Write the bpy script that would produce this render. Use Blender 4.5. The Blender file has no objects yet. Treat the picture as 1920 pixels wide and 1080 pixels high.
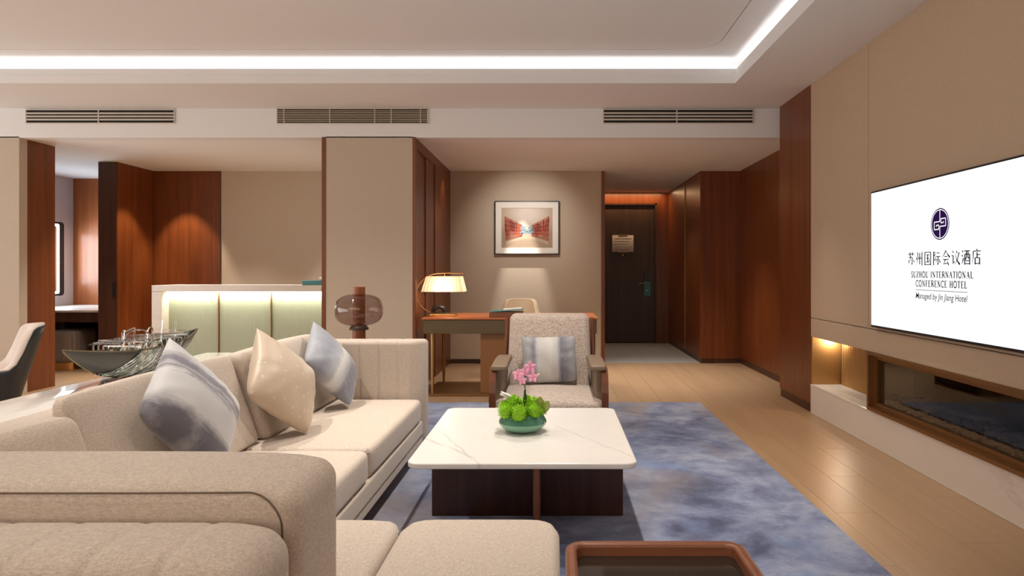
import bpy, bmesh, math, random
from math import pi, sin, cos, sqrt, exp, radians, hypot
from mathutils import Vector, Matrix, Euler
random.seed(7)
C = bpy.context.scene.collection
SC = bpy.context.scene

# ------------------------------------------------------------------ camera, world, lights, exposure
cam = bpy.data.cameras.new('camera'); co = bpy.data.objects.new('camera', cam); C.objects.link(co)
co.location = (0, 0, 1.2); co.rotation_euler = (pi/2, 0, 0)
cam.sensor_width = 36.0; cam.lens = 36.0*1245/1920
cam.shift_x = (960-1038)/1920; cam.shift_y = -32/1920
cam.clip_start = 0.05
SC.camera = co
w = bpy.data.worlds.new('world'); SC.world = w; w.use_nodes = True
w.node_tree.nodes['Background'].inputs[0].default_value = (1, .9, .8, 1)
w.node_tree.nodes['Background'].inputs[1].default_value = 0.0
vs = SC.view_settings
vs.view_transform = 'Standard'; vs.look = 'None'; vs.gamma = 1.0; vs.exposure = 0.5
try: vs.use_curve_mapping = False
except Exception: pass
SC.cycles.use_denoising = True
SC.cycles.max_bounces = 10; SC.cycles.diffuse_bounces = 5; SC.cycles.glossy_bounces = 4
SC.cycles.transmission_bounces = 8; SC.cycles.transparent_max_bounces = 16
SC.cycles.sample_clamp_indirect = 4.0
SC.cycles.caustics_reflective = False; SC.cycles.caustics_refractive = False

WARM = (1, .83, .64); NEUT = (1, .925, .83); COOL = (1, .96, .91); FILL = (1, .965, .94)
def area(name, loc, size, energy, col=NEUT, rot=(0, 0, 0), spread=pi):
    l = bpy.data.lights.new(name, 'AREA'); l.shape = 'RECTANGLE'; l.size, l.size_y = size
    l.energy = energy; l.color = col; l.spread = spread
    o = bpy.data.objects.new(name, l); C.objects.link(o); o.location = loc; o.rotation_euler = rot; return o
def spot(name, loc, energy, angle=70, col=WARM, target=None, blend=.6, size=.03):
    l = bpy.data.lights.new(name, 'SPOT'); l.energy = energy; l.spot_size = radians(angle); l.spot_blend = blend
    l.color = col; l.shadow_soft_size = size
    o = bpy.data.objects.new(name, l); C.objects.link(o); o.location = loc
    t = Vector(target) if target else Vector((loc[0], loc[1], 0))
    o.rotation_euler = (t-Vector(loc)).to_track_quat('-Z', 'Y').to_euler(); return o
def point(name, loc, energy, col=WARM, size=.03):
    l = bpy.data.lights.new(name, 'POINT'); l.energy = energy; l.color = col; l.shadow_soft_size = size
    o = bpy.data.objects.new(name, l); C.objects.link(o); o.location = loc; return o

UP = (pi, 0, 0)
# cove strips in the coffered ceiling (shine up)
area('cove_light', (-2.0, 5.655, 2.875), (7.1, .02), 4.2, COOL, (pi-.6, 0, 0))
area('cove_light', (1.575, 1.1, 2.875), (.02, 9.0), 5.2, COOL, (pi, -.6, 0))
area('cove_light', (-5.65, 1.1, 2.875), (.02, 9.0), 5.2, COOL, (pi, .6, 0))
area('cove_light', (-2.0, -3.45, 2.875), (7.1, .02), 4.2, COOL, (pi+.6, 0, 0))
# fill lamps added behind the camera and at far left to brighten the room
area('fill_light', (-2.6, -4.95, 1.35), (9.6, 2.6), 330, FILL, (-pi/2-radians(38), 0, 0))
area('fill_light', (-7.75, 1.2, 1.35), (2.5, 9.0), 230, FILL, (0, -pi/2-radians(30), 0))
# downlights of the living area
for x, y, e, an in ((0.0, -1.2, 60, 85), (0.0, 1.6, 50, 85), (0.0, 3.15, 90, 80), (0.02, 4.55, 100, 115), (-1.9, -1.2, 60, 85), (-1.9, 1.5, 45, 85), (-2.0, 3.1, 105, 85), (-1.95, 4.5, 100, 115), (-3.9, 1.6, 45, 85), (-3.9, 3.2, 50, 85), (-4.0, 4.6, 90, 115)):
    spot('downlight', (x, y, 2.985), e, an, NEUT, None, .8, .035)
for x, y, e in ((1.66, 1.4, 34), (1.66, 3.75, 40), (1.66, 5.3, 44)):
    spot('downlight', (x, y, 2.77), e, 50, WARM, None, .9, .035)
# low ceiling downlights
spot('downlight', (-.42, 8.31, 2.49), 130, 30, NEUT, (-.38, 8.76, 0), .7, .012)
spot('downlight', (-.36, 7.35, 2.49), 58, 76, NEUT, (-.36, 8.62, 1.7), 1, .03)  # wide spot added to even out the light on print and wall
spot('downlight', (-1.0, 7.6, 2.49), 14, 80, WARM, None, .6, .02)
spot('downlight', (-1.18, 8.05, 2.49), 6, 70, WARM, (-1.4, 8.05, 0.9), .5, .02)
spot('downlight', (-2.45, 8.15, 2.49), 26, 60, NEUT, (-2.45, 8.62, .6), .5, .02)
spot('downlight', (-4.75, 8.1, 2.49), 70, 55, WARM, (-4.75, 8.6, 1.0), .5, .02)
spot('downlight', (-4.7, 7.95, 2.49), 55, 55, WARM, (-5.2, 8.1, .8), .5, .02)
for x, y, e in ((1.5, 7.6, 130), (.5, 7.2, 110), (-.6, 7.3, 55), (-2.9, 7.7, 130), (-3.9, 7.7, 130), (-4.6, 7.2, 120)):
    spot('downlight', (x, y, 2.49), e, 80, NEUT, None, .8, .03)
spot('downlight', (1.3, 9.2, 2.49), 30, 90, NEUT, (1.25, 9.0, 0), .7, .03)
spot('vanity_light', (-6.0, 8.9, 2.49), 26, 110, (1, .85, .68), None, .8, .03)

# ------------------------------------------------------------------ mesh helpers
def mesh_obj(name, verts, faces, mat, parent=None, smooth=False, local=False):
    me = bpy.data.meshes.new(name); me.from_pydata([tuple(v) for v in verts], [], faces); me.update()
    if smooth:
        me.polygons.foreach_set('use_smooth', [True]*len(me.polygons))
    if mat: me.materials.append(mat)
    o = bpy.data.objects.new(name, me); C.objects.link(o)
    if parent: attach(o, parent, local)
    return o
def attach(o, parent, local=False):
    o.parent = parent
    if not local:
        p = parent; m = Matrix.Identity(4)
        while p is not None:
            m = Matrix.LocRotScale(p.location, p.rotation_euler, p.scale) if p.parent is None else m
            p = p.parent
        o.matrix_parent_inverse = m.inverted() if parent.parent is None else Matrix.Identity(4)
def thing(name, label, cat, loc=(0, 0, 0), rot=(0, 0, 0), group=None):
    o = bpy.data.objects.new(name, None); C.objects.link(o); o.empty_display_size = .1
    o.location = loc; o.rotation_euler = rot; tag(o, label, cat, group); return o
def tag(o, label=None, cat=None, group=None, kind=None):
    if label: o['label'] = label
    if cat: o['category'] = cat
    if group: o['group'] = group
    if kind: o['kind'] = kind
    return o
def struct(o, label=None, cat=None): return tag(o, label, cat, None, 'structure')
def copy_tree(o, parent=None):
    c = o.copy(); C.objects.link(c)
    if parent: c.parent = parent
    for ch in list(o.children): copy_tree(ch, c)
    return c

class MB:
    def __init__(s): s.v = []; s.f = []
    def add(s, vs_, fs):
        n = len(s.v); s.v += [tuple(v) for v in vs_]; s.f += [tuple(i+n for i in f) for f in fs]; return s
    def box(s, a, b, m=None):
        (x0, y0, z0), (x1, y1, z1) = a, b
        V = [(x0,y0,z0),(x1,y0,z0),(x1,y1,z0),(x0,y1,z0),(x0,y0,z1),(x1,y0,z1),(x1,y1,z1),(x0,y1,z1)]
        if m: V = [m @ Vector(v) for v in V]
        return s.add(V, [(0,3,2,1),(4,5,6,7),(0,1,5,4),(1,2,6,5),(2,3,7,6),(3,0,4,7)])
    def bbox(s, a, b, r=.004):
        """box with chamfered edges"""
        bm = bmesh.new(); bmesh.ops.create_cube(bm, size=1)
        for v in bm.verts:
            v.co = Vector([(a[i]+b[i])/2+v.co[i]*(b[i]-a[i]) for i in range(3)])
        bmesh.ops.bevel(bm, geom=bm.edges[:], offset=r, segments=2, affect='EDGES', profile=.5)
        bm.verts.ensure_lookup_table(); bm.faces.ensure_lookup_table()
        s.add([v.co[:] for v in bm.verts], [[v.index for v in f.verts] for f in bm.faces]); bm.free(); return s
    def tube(s, pts, r, n=8, closed=False, cap=True):
        pts = [Vector(p) for p in pts]; N = len(pts); rings = []
        R = r if isinstance(r, (list, tuple)) else [r]*N
        up = None
        for i, p in enumerate(pts):
            if closed: t = pts[(i+1) % N]-pts[i-1]
            else: t = pts[min(i+1, N-1)]-pts[max(i-1, 0)]
            t.normalize()
            if up is None:
                up = Vector((0, 0, 1)) if abs(t.z) < .9 else Vector((1, 0, 0))
            x = t.cross(up)
            if x.length < 1e-6: x = t.cross(Vector((0, 1, 0)))
            x.normalize(); y = x.cross(t).normalized(); up = y
            rings.append([p+x*cos(2*pi*k/n)*R[i]+y*sin(2*pi*k/n)*R[i] for k in range(n)])
        V = [v for ring in rings for v in ring]; F = []
        for i in range(N if closed else N-1):
            j = (i+1) % N
            for k in range(n):
                F.append((i*n+k, i*n+(k+1) % n, j*n+(k+1) % n, j*n+k))
        if cap and not closed:
            F.append(tuple(range(n-1, -1, -1))); F.append(tuple((N-1)*n+k for k in range(n)))
        return s.add(V, F)
    def lathe(s, prof, c, n=32, close=False):
        cx, cy, cz = c; V = []; F = []; m = len(prof)
        for k in range(n):
            a = 2*pi*k/n
            for r, z in prof: V.append((cx+r*cos(a), cy+r*sin(a), cz+z))
        for k in range(n):
            k2 = (k+1) % n
            for i in range(m if close else m-1):
                j = (i+1) % m
                F.append((k*m+i, k2*m+i, k2*m+j, k*m+j))
        return s.add(V, F)
    def prism(s, poly, z0, z1, axis='z'):
        n = len(poly)
        f = {'z': lambda p, t: (p[0], p[1], t), 'x': lambda p, t: (t, p[0], p[1]), 'y': lambda p, t: (p[0], t, p[1])}[axis]
        V = [f(p, z0) for p in poly]+[f(p, z1) for p in poly]
        return s.add(V, [tuple(range(n-1, -1, -1)), tuple(range(n, 2*n))]+[(i, (i+1) % n, (i+1) % n+n, i+n) for i in range(n)])
    def build(s, name, mat, parent=None, smooth=False, local=False):
        o = mesh_obj(name, s.v, s.f, mat, parent, False, local)
        bm = bmesh.new(); bm.from_mesh(o.data); bmesh.ops.recalc_face_normals(bm, faces=bm.faces[:]); bm.to_mesh(o.data); bm.free()
        if smooth: shade(o)
        return o
def shade(o, ang=40):
    me = o.data
    me.polygons.foreach_set('use_smooth', [True]*len(me.polygons))
    try: me.set_sharp_from_angle(angle=radians(ang))
    except Exception: pass
    return o
def rrect(x0, y0, x1, y1, r, n=6):
    P = []
    for cx, cy, a in ((x1-r, y1-r, 0), (x0+r, y1-r, 90), (x0+r, y0+r, 180), (x1-r, y0+r, 270)):
        for k in range(n+1):
            t = radians(a+90*k/n); P.append((cx+r*cos(t), cy+r*sin(t)))
    return P
def box(name, a, b, mat, parent=None, r=0):
    m = MB()
    (m.bbox(a, b, r) if r else m.box(a, b))
    return m.build(name, mat, parent, smooth=bool(r))

def rbox(lo, hi, r, n=(8, 8, 4), k=4, plan=0, deform=None):
    """soft box: rounded edges radius r, rounded plan corners, then a deform(x,y,z,u,v,w)->(x,y,z); u,v,w in -1..1"""
    h = [(hi[i]-lo[i])/2 for i in range(3)]; c = [(hi[i]+lo[i])/2 for i in range(3)]
    def samples(i):
        a = h[i]-r; S = [-h[i]+r*j/k for j in range(k)]
        S += [-a+2*a*j/n[i] for j in range(n[i]+1)]
        S += [a+r*(j+1)/k for j in range(k)]
        return S
    S = [samples(i) for i in range(3)]; idx = {}; V = []; F = []
    def vid(i, j, l):
        key = (i, j, l)
        if key in idx: return idx[key]
        p = [S[0][i], S[1][j], S[2][l]]
        cl = [max(-(h[q]-r), min(h[q]-r, p[q])) for q in range(3)]
        d = [p[q]-cl[q] for q in range(3)]; L = sqrt(sum(t*t for t in d)) or 1
        p = [cl[q]+r*d[q]/L for q in range(3)]
        if plan:
            q0 = max(-(h[0]-plan), min(h[0]-plan, p[0])); q1 = max(-(h[1]-plan), min(h[1]-plan, p[1]))
            dx, dy = p[0]-q0, p[1]-q1; L = hypot(dx, dy)
            if L > 1e-9:
                m = max(abs(dx), abs(dy))/L; p[0] = q0+dx*m; p[1] = q1+dy*m
        u = [p[q]/h[q] for q in range(3)]
        p = [p[q]+c[q] for q in range(3)]
        if deform: p = deform(*p, *u)
        idx[key] = len(V); V.append(tuple(p)); return idx[key]
    N = [len(s)-1 for s in S]
    for l, fl in ((0, 1), (N[2], 0)):
        for i in range(N[0]):
            for j in range(N[1]):
                q = (vid(i, j, l), vid(i+1, j, l), vid(i+1, j+1, l), vid(i, j+1, l)); F.append(q[::-1] if fl else q)
    for j, fl in ((0, 0), (N[1], 1)):
        for i in range(N[0]):
            for l in range(N[2]):
                q = (vid(i, j, l), vid(i+1, j, l), vid(i+1, j, l+1), vid(i, j, l+1)); F.append(q[::-1] if fl else q)
    for i, fl in ((0, 1), (N[0], 0)):
        for j in range(N[1]):
            for l in range(N[2]):
                q = (vid(i, j, l), vid(i, j+1, l), vid(i, j+1, l+1), vid(i, j, l+1)); F.append(q[::-1] if fl else q)
    m = MB(); m.v = V; m.f = F; return m

# ------------------------------------------------------------------ materials
def nt(name):
    m = bpy.data.materials.new(name); m.use_nodes = True
    t = m.node_tree; return m, t, t.nodes['Principled BSDF']
def setp(b, **k):
    for n, v in k.items():
        b.inputs[n.replace('_', ' ')].default_value = v
def col(c): return (c[0], c[1], c[2], 1)
def plain(name, c, rough=.5, metal=0, spec=.5, **kw):
    m, t, b = nt(name); setp(b, Base_Color=col(c), Roughness=rough, Metallic=metal)
    b.inputs['Specular IOR Level'].default_value = spec
    for k, v in kw.items(): b.inputs[k.replace('_', ' ')].default_value = v
    return m
def coords(t, scale=(1, 1, 1), rot=(0, 0, 0), src='Object'):
    tc = t.nodes.new('ShaderNodeTexCoord'); mp = t.nodes.new('ShaderNodeMapping')
    mp.inputs['Scale'].default_value = scale; mp.inputs['Rotation'].default_value = rot
    t.links.new(tc.outputs[src], mp.inputs[0]); return mp.outputs[0]
def noise(t, vec, scale=1, detail=4, rough=.5, dist=0):
    n = t.nodes.new('ShaderNodeTexNoise'); n.inputs['Scale'].default_value = scale; n.inputs['Detail'].default_value = detail
    n.inputs['Roughness'].default_value = rough; n.inputs['Distortion'].default_value = dist
    t.links.new(vec, n.inputs['Vector']); return n.outputs['Fac']
def ramp(t, fac, stops, interp='LINEAR'):
    r = t.nodes.new('ShaderNodeValToRGB'); r.color_ramp.interpolation = interp
    e = r.color_ramp.elements
    while len(e) < len(stops): e.new(.5)
    for i, (p, c) in enumerate(stops):
        e[i].position = p; e[i].color = col(c) if not isinstance(c, (int, float)) else (c, c, c, 1)
    t.links.new(fac, r.inputs[0]); return r.outputs[0]
def mix(t, a, b, fac, mode='MIX'):
    n = t.nodes.new('ShaderNodeMix'); n.data_type = 'RGBA'; n.blend_type = mode
    for s, v in ((0, fac), (6, a), (7, b)):
        if isinstance(v, (int, float)): n.inputs[s].default_value = v
        elif isinstance(v, tuple): n.inputs[s].default_value = col(v)
        else: t.links.new(v, n.inputs[s])
    return n.outputs[2]
def math_(t, op, a, b=0.0):
    n = t.nodes.new('ShaderNodeMath'); n.operation = op
    for i, v in enumerate((a, b)):
        if isinstance(v, (int, float)): n.inputs[i].default_value = v
        else: t.links.new(v, n.inputs[i])
    return n.outputs[0]
def bump(t, b, h, strength=.2, dist=.002):
    n = t.nodes.new('ShaderNodeBump'); n.inputs['Strength'].default_value = strength; n.inputs['Distance'].default_value = dist
    t.links.new(h, n.inputs['Height']); t.links.new(n.outputs[0], b.inputs['Normal'])
def wood(name, c1, c2, axis='z', rough=.35, scale=1.0, rnd=False, spec=.5):
    m, t, b = nt(name)
    sc = {'z': (14, 14, .5), 'x': (.5, 14, 14), 'y': (14, .5, 14)}[axis]
    v = coords(t, tuple(s*scale for s in sc))
    if rnd:
        oi = t.nodes.new('ShaderNodeObjectInfo'); ad = t.nodes.new('ShaderNodeVectorMath'); ad.operation = 'ADD'
        sc2 = t.nodes.new('ShaderNodeVectorMath'); sc2.operation = 'SCALE'; sc2.inputs[0].default_value = (37, 19, 53)
        t.links.new(oi.outputs['Random'], sc2.inputs['Scale']); t.links.new(v, ad.inputs[0]); t.links.new(sc2.outputs[0], ad.inputs[1]); v = ad.outputs[0]
    n1 = noise(t, v, 1.0, 6, .6, .4); n2 = noise(t, v, 6.0, 4, .7)
    s = math_(t, 'ADD', math_(t, 'MULTIPLY', n1, .65), math_(t, 'MULTIPLY', n2, .35))
    cc = ramp(t, s, [(.32, c2), (.5, tuple((x+y)/2 for x, y in zip(c1, c2))), (.68, c1)])
    if rnd:
        cc = mix(t, cc, tuple(.82*x for x in c1), math_(t, 'MULTIPLY', oi.outputs['Random'], .45))
    t.links.new(cc, b.inputs['Base Color']); setp(b, Roughness=rough); b.inputs['Specular IOR Level'].default_value = spec
    bump(t, b, n2, .06, .001); return m
def fabric(name, c1, c2, sc=(420, 420, 420), rough=.9, bs=.35, coarse=0.0):
    m, t, b = nt(name)
    v = coords(t, (1, 1, 1)); va = coords(t, (sc[0], sc[1]*.25, sc[2])); vb = coords(t, (sc[0]*.25, sc[1], sc[2]*.7))
    h = math_(t, 'ADD', math_(t, 'MULTIPLY', noise(t, va, 1, 2), .5), math_(t, 'MULTIPLY', noise(t, vb, 1, 2), .5))
    cc = ramp(t, h, [(.36, c2), (.62, c1)])
    if coarse:
        cc = mix(t, cc, tuple(.8*x for x in c2), math_(t, 'MULTIPLY', noise(t, v, 6, 3), coarse))
    t.links.new(cc, b.inputs['Base Color']); setp(b, Roughness=rough); b.inputs['Specular IOR Level'].default_value = .2
    try: b.inputs['Sheen Weight'].default_value = .15
    except Exception: pass
    bump(t, b, h, bs, .002); return m
def marble(name, base=(.80, .77, .72), vein=(.45, .42, .40), scale=1.4, rough=.18, amount=.7, rot=(0, 0, .6)):
    m, t, b = nt(name); v = coords(t, (scale, scale*.55, scale), rot)
    n = noise(t, v, 1.3, 5, .55, 1.1); vein_f = ramp(t, n, [(.478, 0.), (.5, 1.), (.522, 0.)])
    n2 = noise(t, v, 2.6, 5, .55, 1.6); v2 = ramp(t, n2, [(.488, 0.), (.5, .6), (.512, 0.)])
    mask = ramp(t, noise(t, v, .9, 2), [(.46, 0.), (.62, 1.)])
    f = math_(t, 'MULTIPLY', math_(t, 'MULTIPLY', math_(t, 'MAXIMUM', vein_f, v2), mask), amount)
    soft = ramp(t, noise(t, v, 2, 4), [(.3, tuple(.93*x for x in base)), (.7, base)])
    t.links.new(mix(t, soft, vein, f), b.inputs['Base Color']); setp(b, Roughness=rough); return m
def emit(name, c, s):
    m, t, b = nt(name); t.nodes.remove(b); e = t.nodes.new('ShaderNodeEmission'); e.inputs[0].default_value = col(c); e.inputs[1].default_value = s
    t.links.new(e.outputs[0], t.nodes['Material Output'].inputs[0]); return m
def pane_glass(name, tint=(1, 1, 1), refl=.08, rough=0.02):
    m, t, b = nt(name); t.nodes.remove(b)
    tr = t.nodes.new('ShaderNodeBsdfTransparent'); tr.inputs[0].default_value = col(tint)
    gl = t.nodes.new('ShaderNodeBsdfGlossy'); gl.inputs['Roughness'].default_value = rough
    fr = t.nodes.new('ShaderNodeFresnel'); ge = t.nodes.new('ShaderNodeNewGeometry')
    t.links.new(math_(t, 'SUBTRACT', 1.45, math_(t, 'MULTIPLY', ge.outputs['Backfacing'], .76)), fr.inputs[0])
    mx = t.nodes.new('ShaderNodeMixShader'); t.links.new(fr.outputs[0], mx.inputs[0]); t.links.new(tr.outputs[0], mx.inputs[1]); t.links.new(gl.outputs[0], mx.inputs[2])
    t.links.new(mx.outputs[0], t.nodes['Material Output'].inputs[0]); return m

W_RED = ((.235, .061, .0125), (.10, .0235, .005))
m_wood = wood('walnut_veneer', *W_RED, 'z', .36)
m_wood_dark = wood('dark_walnut', (.10, .034, .015), (.035, .012, .006), 'z', .4)
m_wood_door = wood('door_walnut', (.075, .038, .022), (.03, .014, .008), 'z', .45)
m_wood_x = wood('walnut_across', (.60, .18, .055), (.36, .10, .03), 'x', .3)
m_table_wood = wood('walnut_panel', (.085, .03, .014), (.03, .010, .006), 'z', .3)
m_edge = wood('walnut_edge', (.32, .12, .055), (.2, .07, .03), 'z', .35)
m_frame_wood = wood('walnut_rail', (.33, .125, .06), (.22, .075, .033), 'x', .35)
m_chair_wood = wood('chair_walnut', (.20, .065, .03), (.11, .035, .016), 'z', .3)
m_oak = wood('oak_plank', (.485, .315, .185), (.375, .235, .13), 'y', .34, .8, True)
m_wall = fabric('beige_wallcovering', (.55, .465, .375), (.52, .435, .348), (160, 160, 160), .85, .015)
m_panel = fabric('linen_wall_panel', (.56, .42, .295), (.50, .37, .255), (140, 140, 300), .8, .04)
m_lilac = plain('pale_plaster', (.60, .57, .60), .7)
m_ceil = plain('ceiling_paint', (.80, .80, .81), .85, spec=.2)
m_stone = marble('grey_stone_tile', (.42, .40, .38), (.3, .29, .28), 2.2, .35, .5)
m_base = plain('dark_skirting', (.05, .028, .018), .5)
m_marble = marble('white_marble', (.82, .785, .74), (.42, .40, .385), 1.7, .28, .75)
m_marble2 = marble('white_marble_plinth', (.78, .72, .66), (.46, .41, .37), 1.1, .2, .45, (0.4, .3, .6))
m_marble3 = marble('glossy_white_marble', (.82, .79, .75), (.42, .40, .385), 1.7, .06, .75)
m_sofa = fabric('cream_sofa_weave', (.68, .59, .505), (.50, .42, .35), (340, 340, 340), .92, .45)
m_pipe = plain('sofa_piping', (.16, .115, .08), .9)
m_tweed = fabric('beige_tweed', (.66, .57, .50), (.27, .20, .165), (190, 420, 190), .95, .6)
m_leather = plain('taupe_leather', (.215, .15, .10), .5)
m_cream = plain('cream_leather', (.68, .54, .38), .45)
m_greyhide = plain('pale_grey_leather', (.62, .53, .48), .5)
m_navy = plain('navy_leather', (.018, .027, .042), .45)
m_brass = plain('brass', (.72, .42, .16), .25, 1)
m_bronze = plain('bronze', (.30, .155, .06), .38, .8)
m_bronze_l = plain('brushed_gold', (.50, .29, .11), .42, .9)
m_black = plain('black', (.012, .011, .012), .35)
m_white = plain('white_enamel', (.80, .77, .72), .45)
m_slat = plain('vent_slat', (.62, .58, .52), .5)
m_slat2 = plain('vent_slat_beige', (.50, .43, .33), .5)
m_void = plain('vent_dark', (.02, .016, .013), .9)
m_teal = plain('teal_paper', (.08, .27, .28), .6)
m_paper = plain('paper', (.82, .80, .76), .7)
m_glasspane = pane_glass('fire_glass', (.75, .72, .68))

# ------------------------------------------------------------------ the setting
XW = 2.18      # face of the television wall
XR = 2.42      # recessed corridor wall
YB = 6.46      # bulkhead / column front
YD = 8.63      # desk wall
ZL = 2.497; ZS = 2.78; ZU = 3.0

# floor of oak planks
fl = struct(box('floor', (-7.8, -5.0, -.06), (XR+.1, 11.4, -.012), plain('subfloor', (.12, .08, .05), .8)), 'pale oak plank floor of the suite')
PW, PL = .2, 1.55
pl_me = None
row = 0
x = -7.6
while x < XR:
    off = (row*0.618 % 1)*PL
    y = 1.45-off
    while y < YD+.02:
        y0, y1 = max(y, .9), min(y+PL, YD+.02)
        if y1-y0 > .1:
            full = abs((y1-y0)-PL) < 1e-6
            if pl_me is None or not full:
                o = mesh_obj('plank', [], [], m_oak)
                m = MB().bbox((0, 0, -.012), (PW-.0014, y1-y0-.0014, 0), .0008)
                o.data.from_pydata(m.v, [], m.f); o.data.update()
                if full: pl_me = o.data
            else:
                o = bpy.data.objects.new('plank', pl_me); C.objects.link(o)
            o.location = (x, y0, 0); o.parent = fl
        y += PL
    x += PW; row += 1
# stone tiles of the entry
fe = struct(box('floor_entry', (.6, YD+.02, -.03), (XR, 11.3, -.012), m_base), 'grey stone tiled entry floor by the door')
for i in range(3):
    for j in range(5):
        MB().bbox((.62+i*.6, YD+.022+j*.6, -.012), (.62+i*.6+.598, YD+.022+j*.6+.598, .002), .001).build('tile', m_stone, fe)

# ceilings
ce = struct(box('ceiling', (-6.4, -4.4, ZU+.03), (2.3, 6.3, ZU+.08), m_ceil), 'raised plain ceiling inside the lit coffer')
pan = rrect(-5.4, -3.2, 1.31, 5.39, .22, 8)
MB().prism(pan, ZU, ZU+.031).build('ceiling_panel', m_ceil, ce)
def ringprism(o_, i_, z0, z1):
    n = len(o_); m = MB(); V = [(x, y, z) for z in (z0, z1) for L in (o_, i_) for x, y in L]
    F = []
    for k in range(n):
        k2 = (k+1) % n
        F += [(k, k2, n+k2, n+k), (2*n+k, 2*n+k2, 3*n+k2, 3*n+k), (k, k2, 2*n+k2, 2*n+k), (n+k, n+k2, 3*n+k2, 3*n+k)]
    return m.add(V, F)
ringprism(rrect(-6.2, -4.0, 2.11, 6.19, .02, 8), rrect(-5.408, -3.208, 1.318, 5.398, .228, 8), ZU, ZU+.031).build('ceiling_border', m_ceil, ce)
so = MB()
X0, X1, Y0, Y1 = -5.6, 1.526, -3.4, 5.59
for a, b in (((-7.8, Y1, ZS), (XR+.1, YB+.02, ZS+.07)), ((-7.8, -5.0, ZS), (XR+.1, Y0, ZS+.07)), ((-7.8, Y0, ZS), (X0, Y1, ZS+.07)), ((X1, Y0, ZS), (XR+.1, Y1, ZS+.07))):
    so.box(a, b)
sf = struct(so.build('ceiling_soffit', m_ceil), 'lower plastered ceiling border around the lit coffer')
g = .018; lip = MB(); tz0, tz1 = ZS+.063, ZS+.128
lip.box((X0-g, Y1+g, tz0), (X1+g, Y1+g+.02, tz1)); lip.box((X0-g, Y0-g-.02, tz0), (X1+g, Y0-g, tz1))
lip.box((X0-g-.02, Y0-g-.02, tz0), (X0-g, Y1+g+.02, tz1)); lip.box((X1+g, Y0-g-.02, tz0), (X1+g+.02, Y1+g+.02, tz1))
lip.build('cove_moulding', m_ceil, sf)
cv = MB(); c0 = .12
cv.box((X0-c0-.02, Y1+c0, ZS+.05), (X1+c0+.02, Y1+c0+.02, ZU+.02)); cv.box((X0-c0-.02, Y0-c0-.02, ZS+.05), (X1+c0+.02, Y0-c0, ZU+.02))
cv.box((X0-c0-.02, Y0-c0, ZS+.05), (X0-c0, Y1+c0, ZU+.02)); cv.box((X1+c0, Y0-c0, ZS+.05), (X1+c0+.02, Y1+c0, ZU+.02))
cv.build('cove_back', m_ceil, sf)
# bulkhead and low ceiling
struct(box('ceiling_bulkhead', (-7.8, YB, ZL), (XW+.02, YB+.12, ZS+.05), m_ceil), 'white plaster bulkhead holding three air vents')
struct(box('ceiling_low', (-7.8, YB+.02, ZL+.001), (XR+.1, 11.4, ZL+.08), plain('low_ceiling_lifted', (.87, .87, .88), .9, spec=.1)), 'lower white ceiling over desk, bar and entry')  # ceiling paint made lighter here to stand in for bounce light

# right wall: television wall with linen panels
wr = struct(box('wall_right', (XW+.30, -5.0, 0), (XW+.40, 11.4, ZS), m_wall), 'television wall clad in beige linen panels')
def rpanel(y0, y1, z0, z1, mat=m_panel):
    MB().bbox((XW, y0, z0), (XW+.06, y1, z1), .003).build('panel', mat, wr)
rpanel(4.604, 5.628, .804, ZS); rpanel(-4.9, 4.598, .804, ZS); rpanel(-4.9, 5.628, .645, .799)
box('backing', (XW+.045, -4.95, .65), (XW+.30, 5.63, ZS), m_base, wr)
box('plinth', (XW-.001, -4.95, 0), (XW+.30, 5.629, .225), m_marble2, wr)
MB().bbox((XW-.003, -4.95, .2255), (XW+.30, 5.629, .243), .002).build('plinth_top', m_marble2, wr)
box('plinth_trim', (XW-.004, -4.95, .001), (XW-.0005, 5.629, .006), m_slat, wr)  # pale strip along the foot of the plinth
# niche
box('niche_end', (XW+.002, 5.60, .243), (XW+.262, 5.632, .66), m_bronze_l, wr)
box('niche_back', (XW+.25, 4.58, .243), (XW+.262, 5.60, .66), m_base, wr)  # dark material paints the shade in the gaps between the ribs
rib = None
for k in range(26):
    yy = 4.70+k*.035
    if rib is None:
        rib = MB().lathe([(.0, 0), (.0125, 0), (.0125, .41), (0, .41)], (0, 0, 0), 8).build('rib', m_bronze_l, None, True); me_r = rib.data
        o = rib
    else:
        o = bpy.data.objects.new('rib', me_r); C.objects.link(o)
    o.location = (XW+.249, yy, .244); o.parent = wr
point('niche_light', (XW+.19, 5.49, .61), 2.6, (1, .86, .68), .03)

MB().bbox((XW, -4.9, .2435), (XW+.06, 1.87, .644), .003).build('panel', m_panel, wr)
box('niche_end', (XW+.002, 1.872, .243), (XW+.262, 1.90, .66), m_bronze_l, wr)
box('niche_back', (XW+.25, 1.90, .243), (XW+.262, 2.92, .66), m_bronze, wr)

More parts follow.
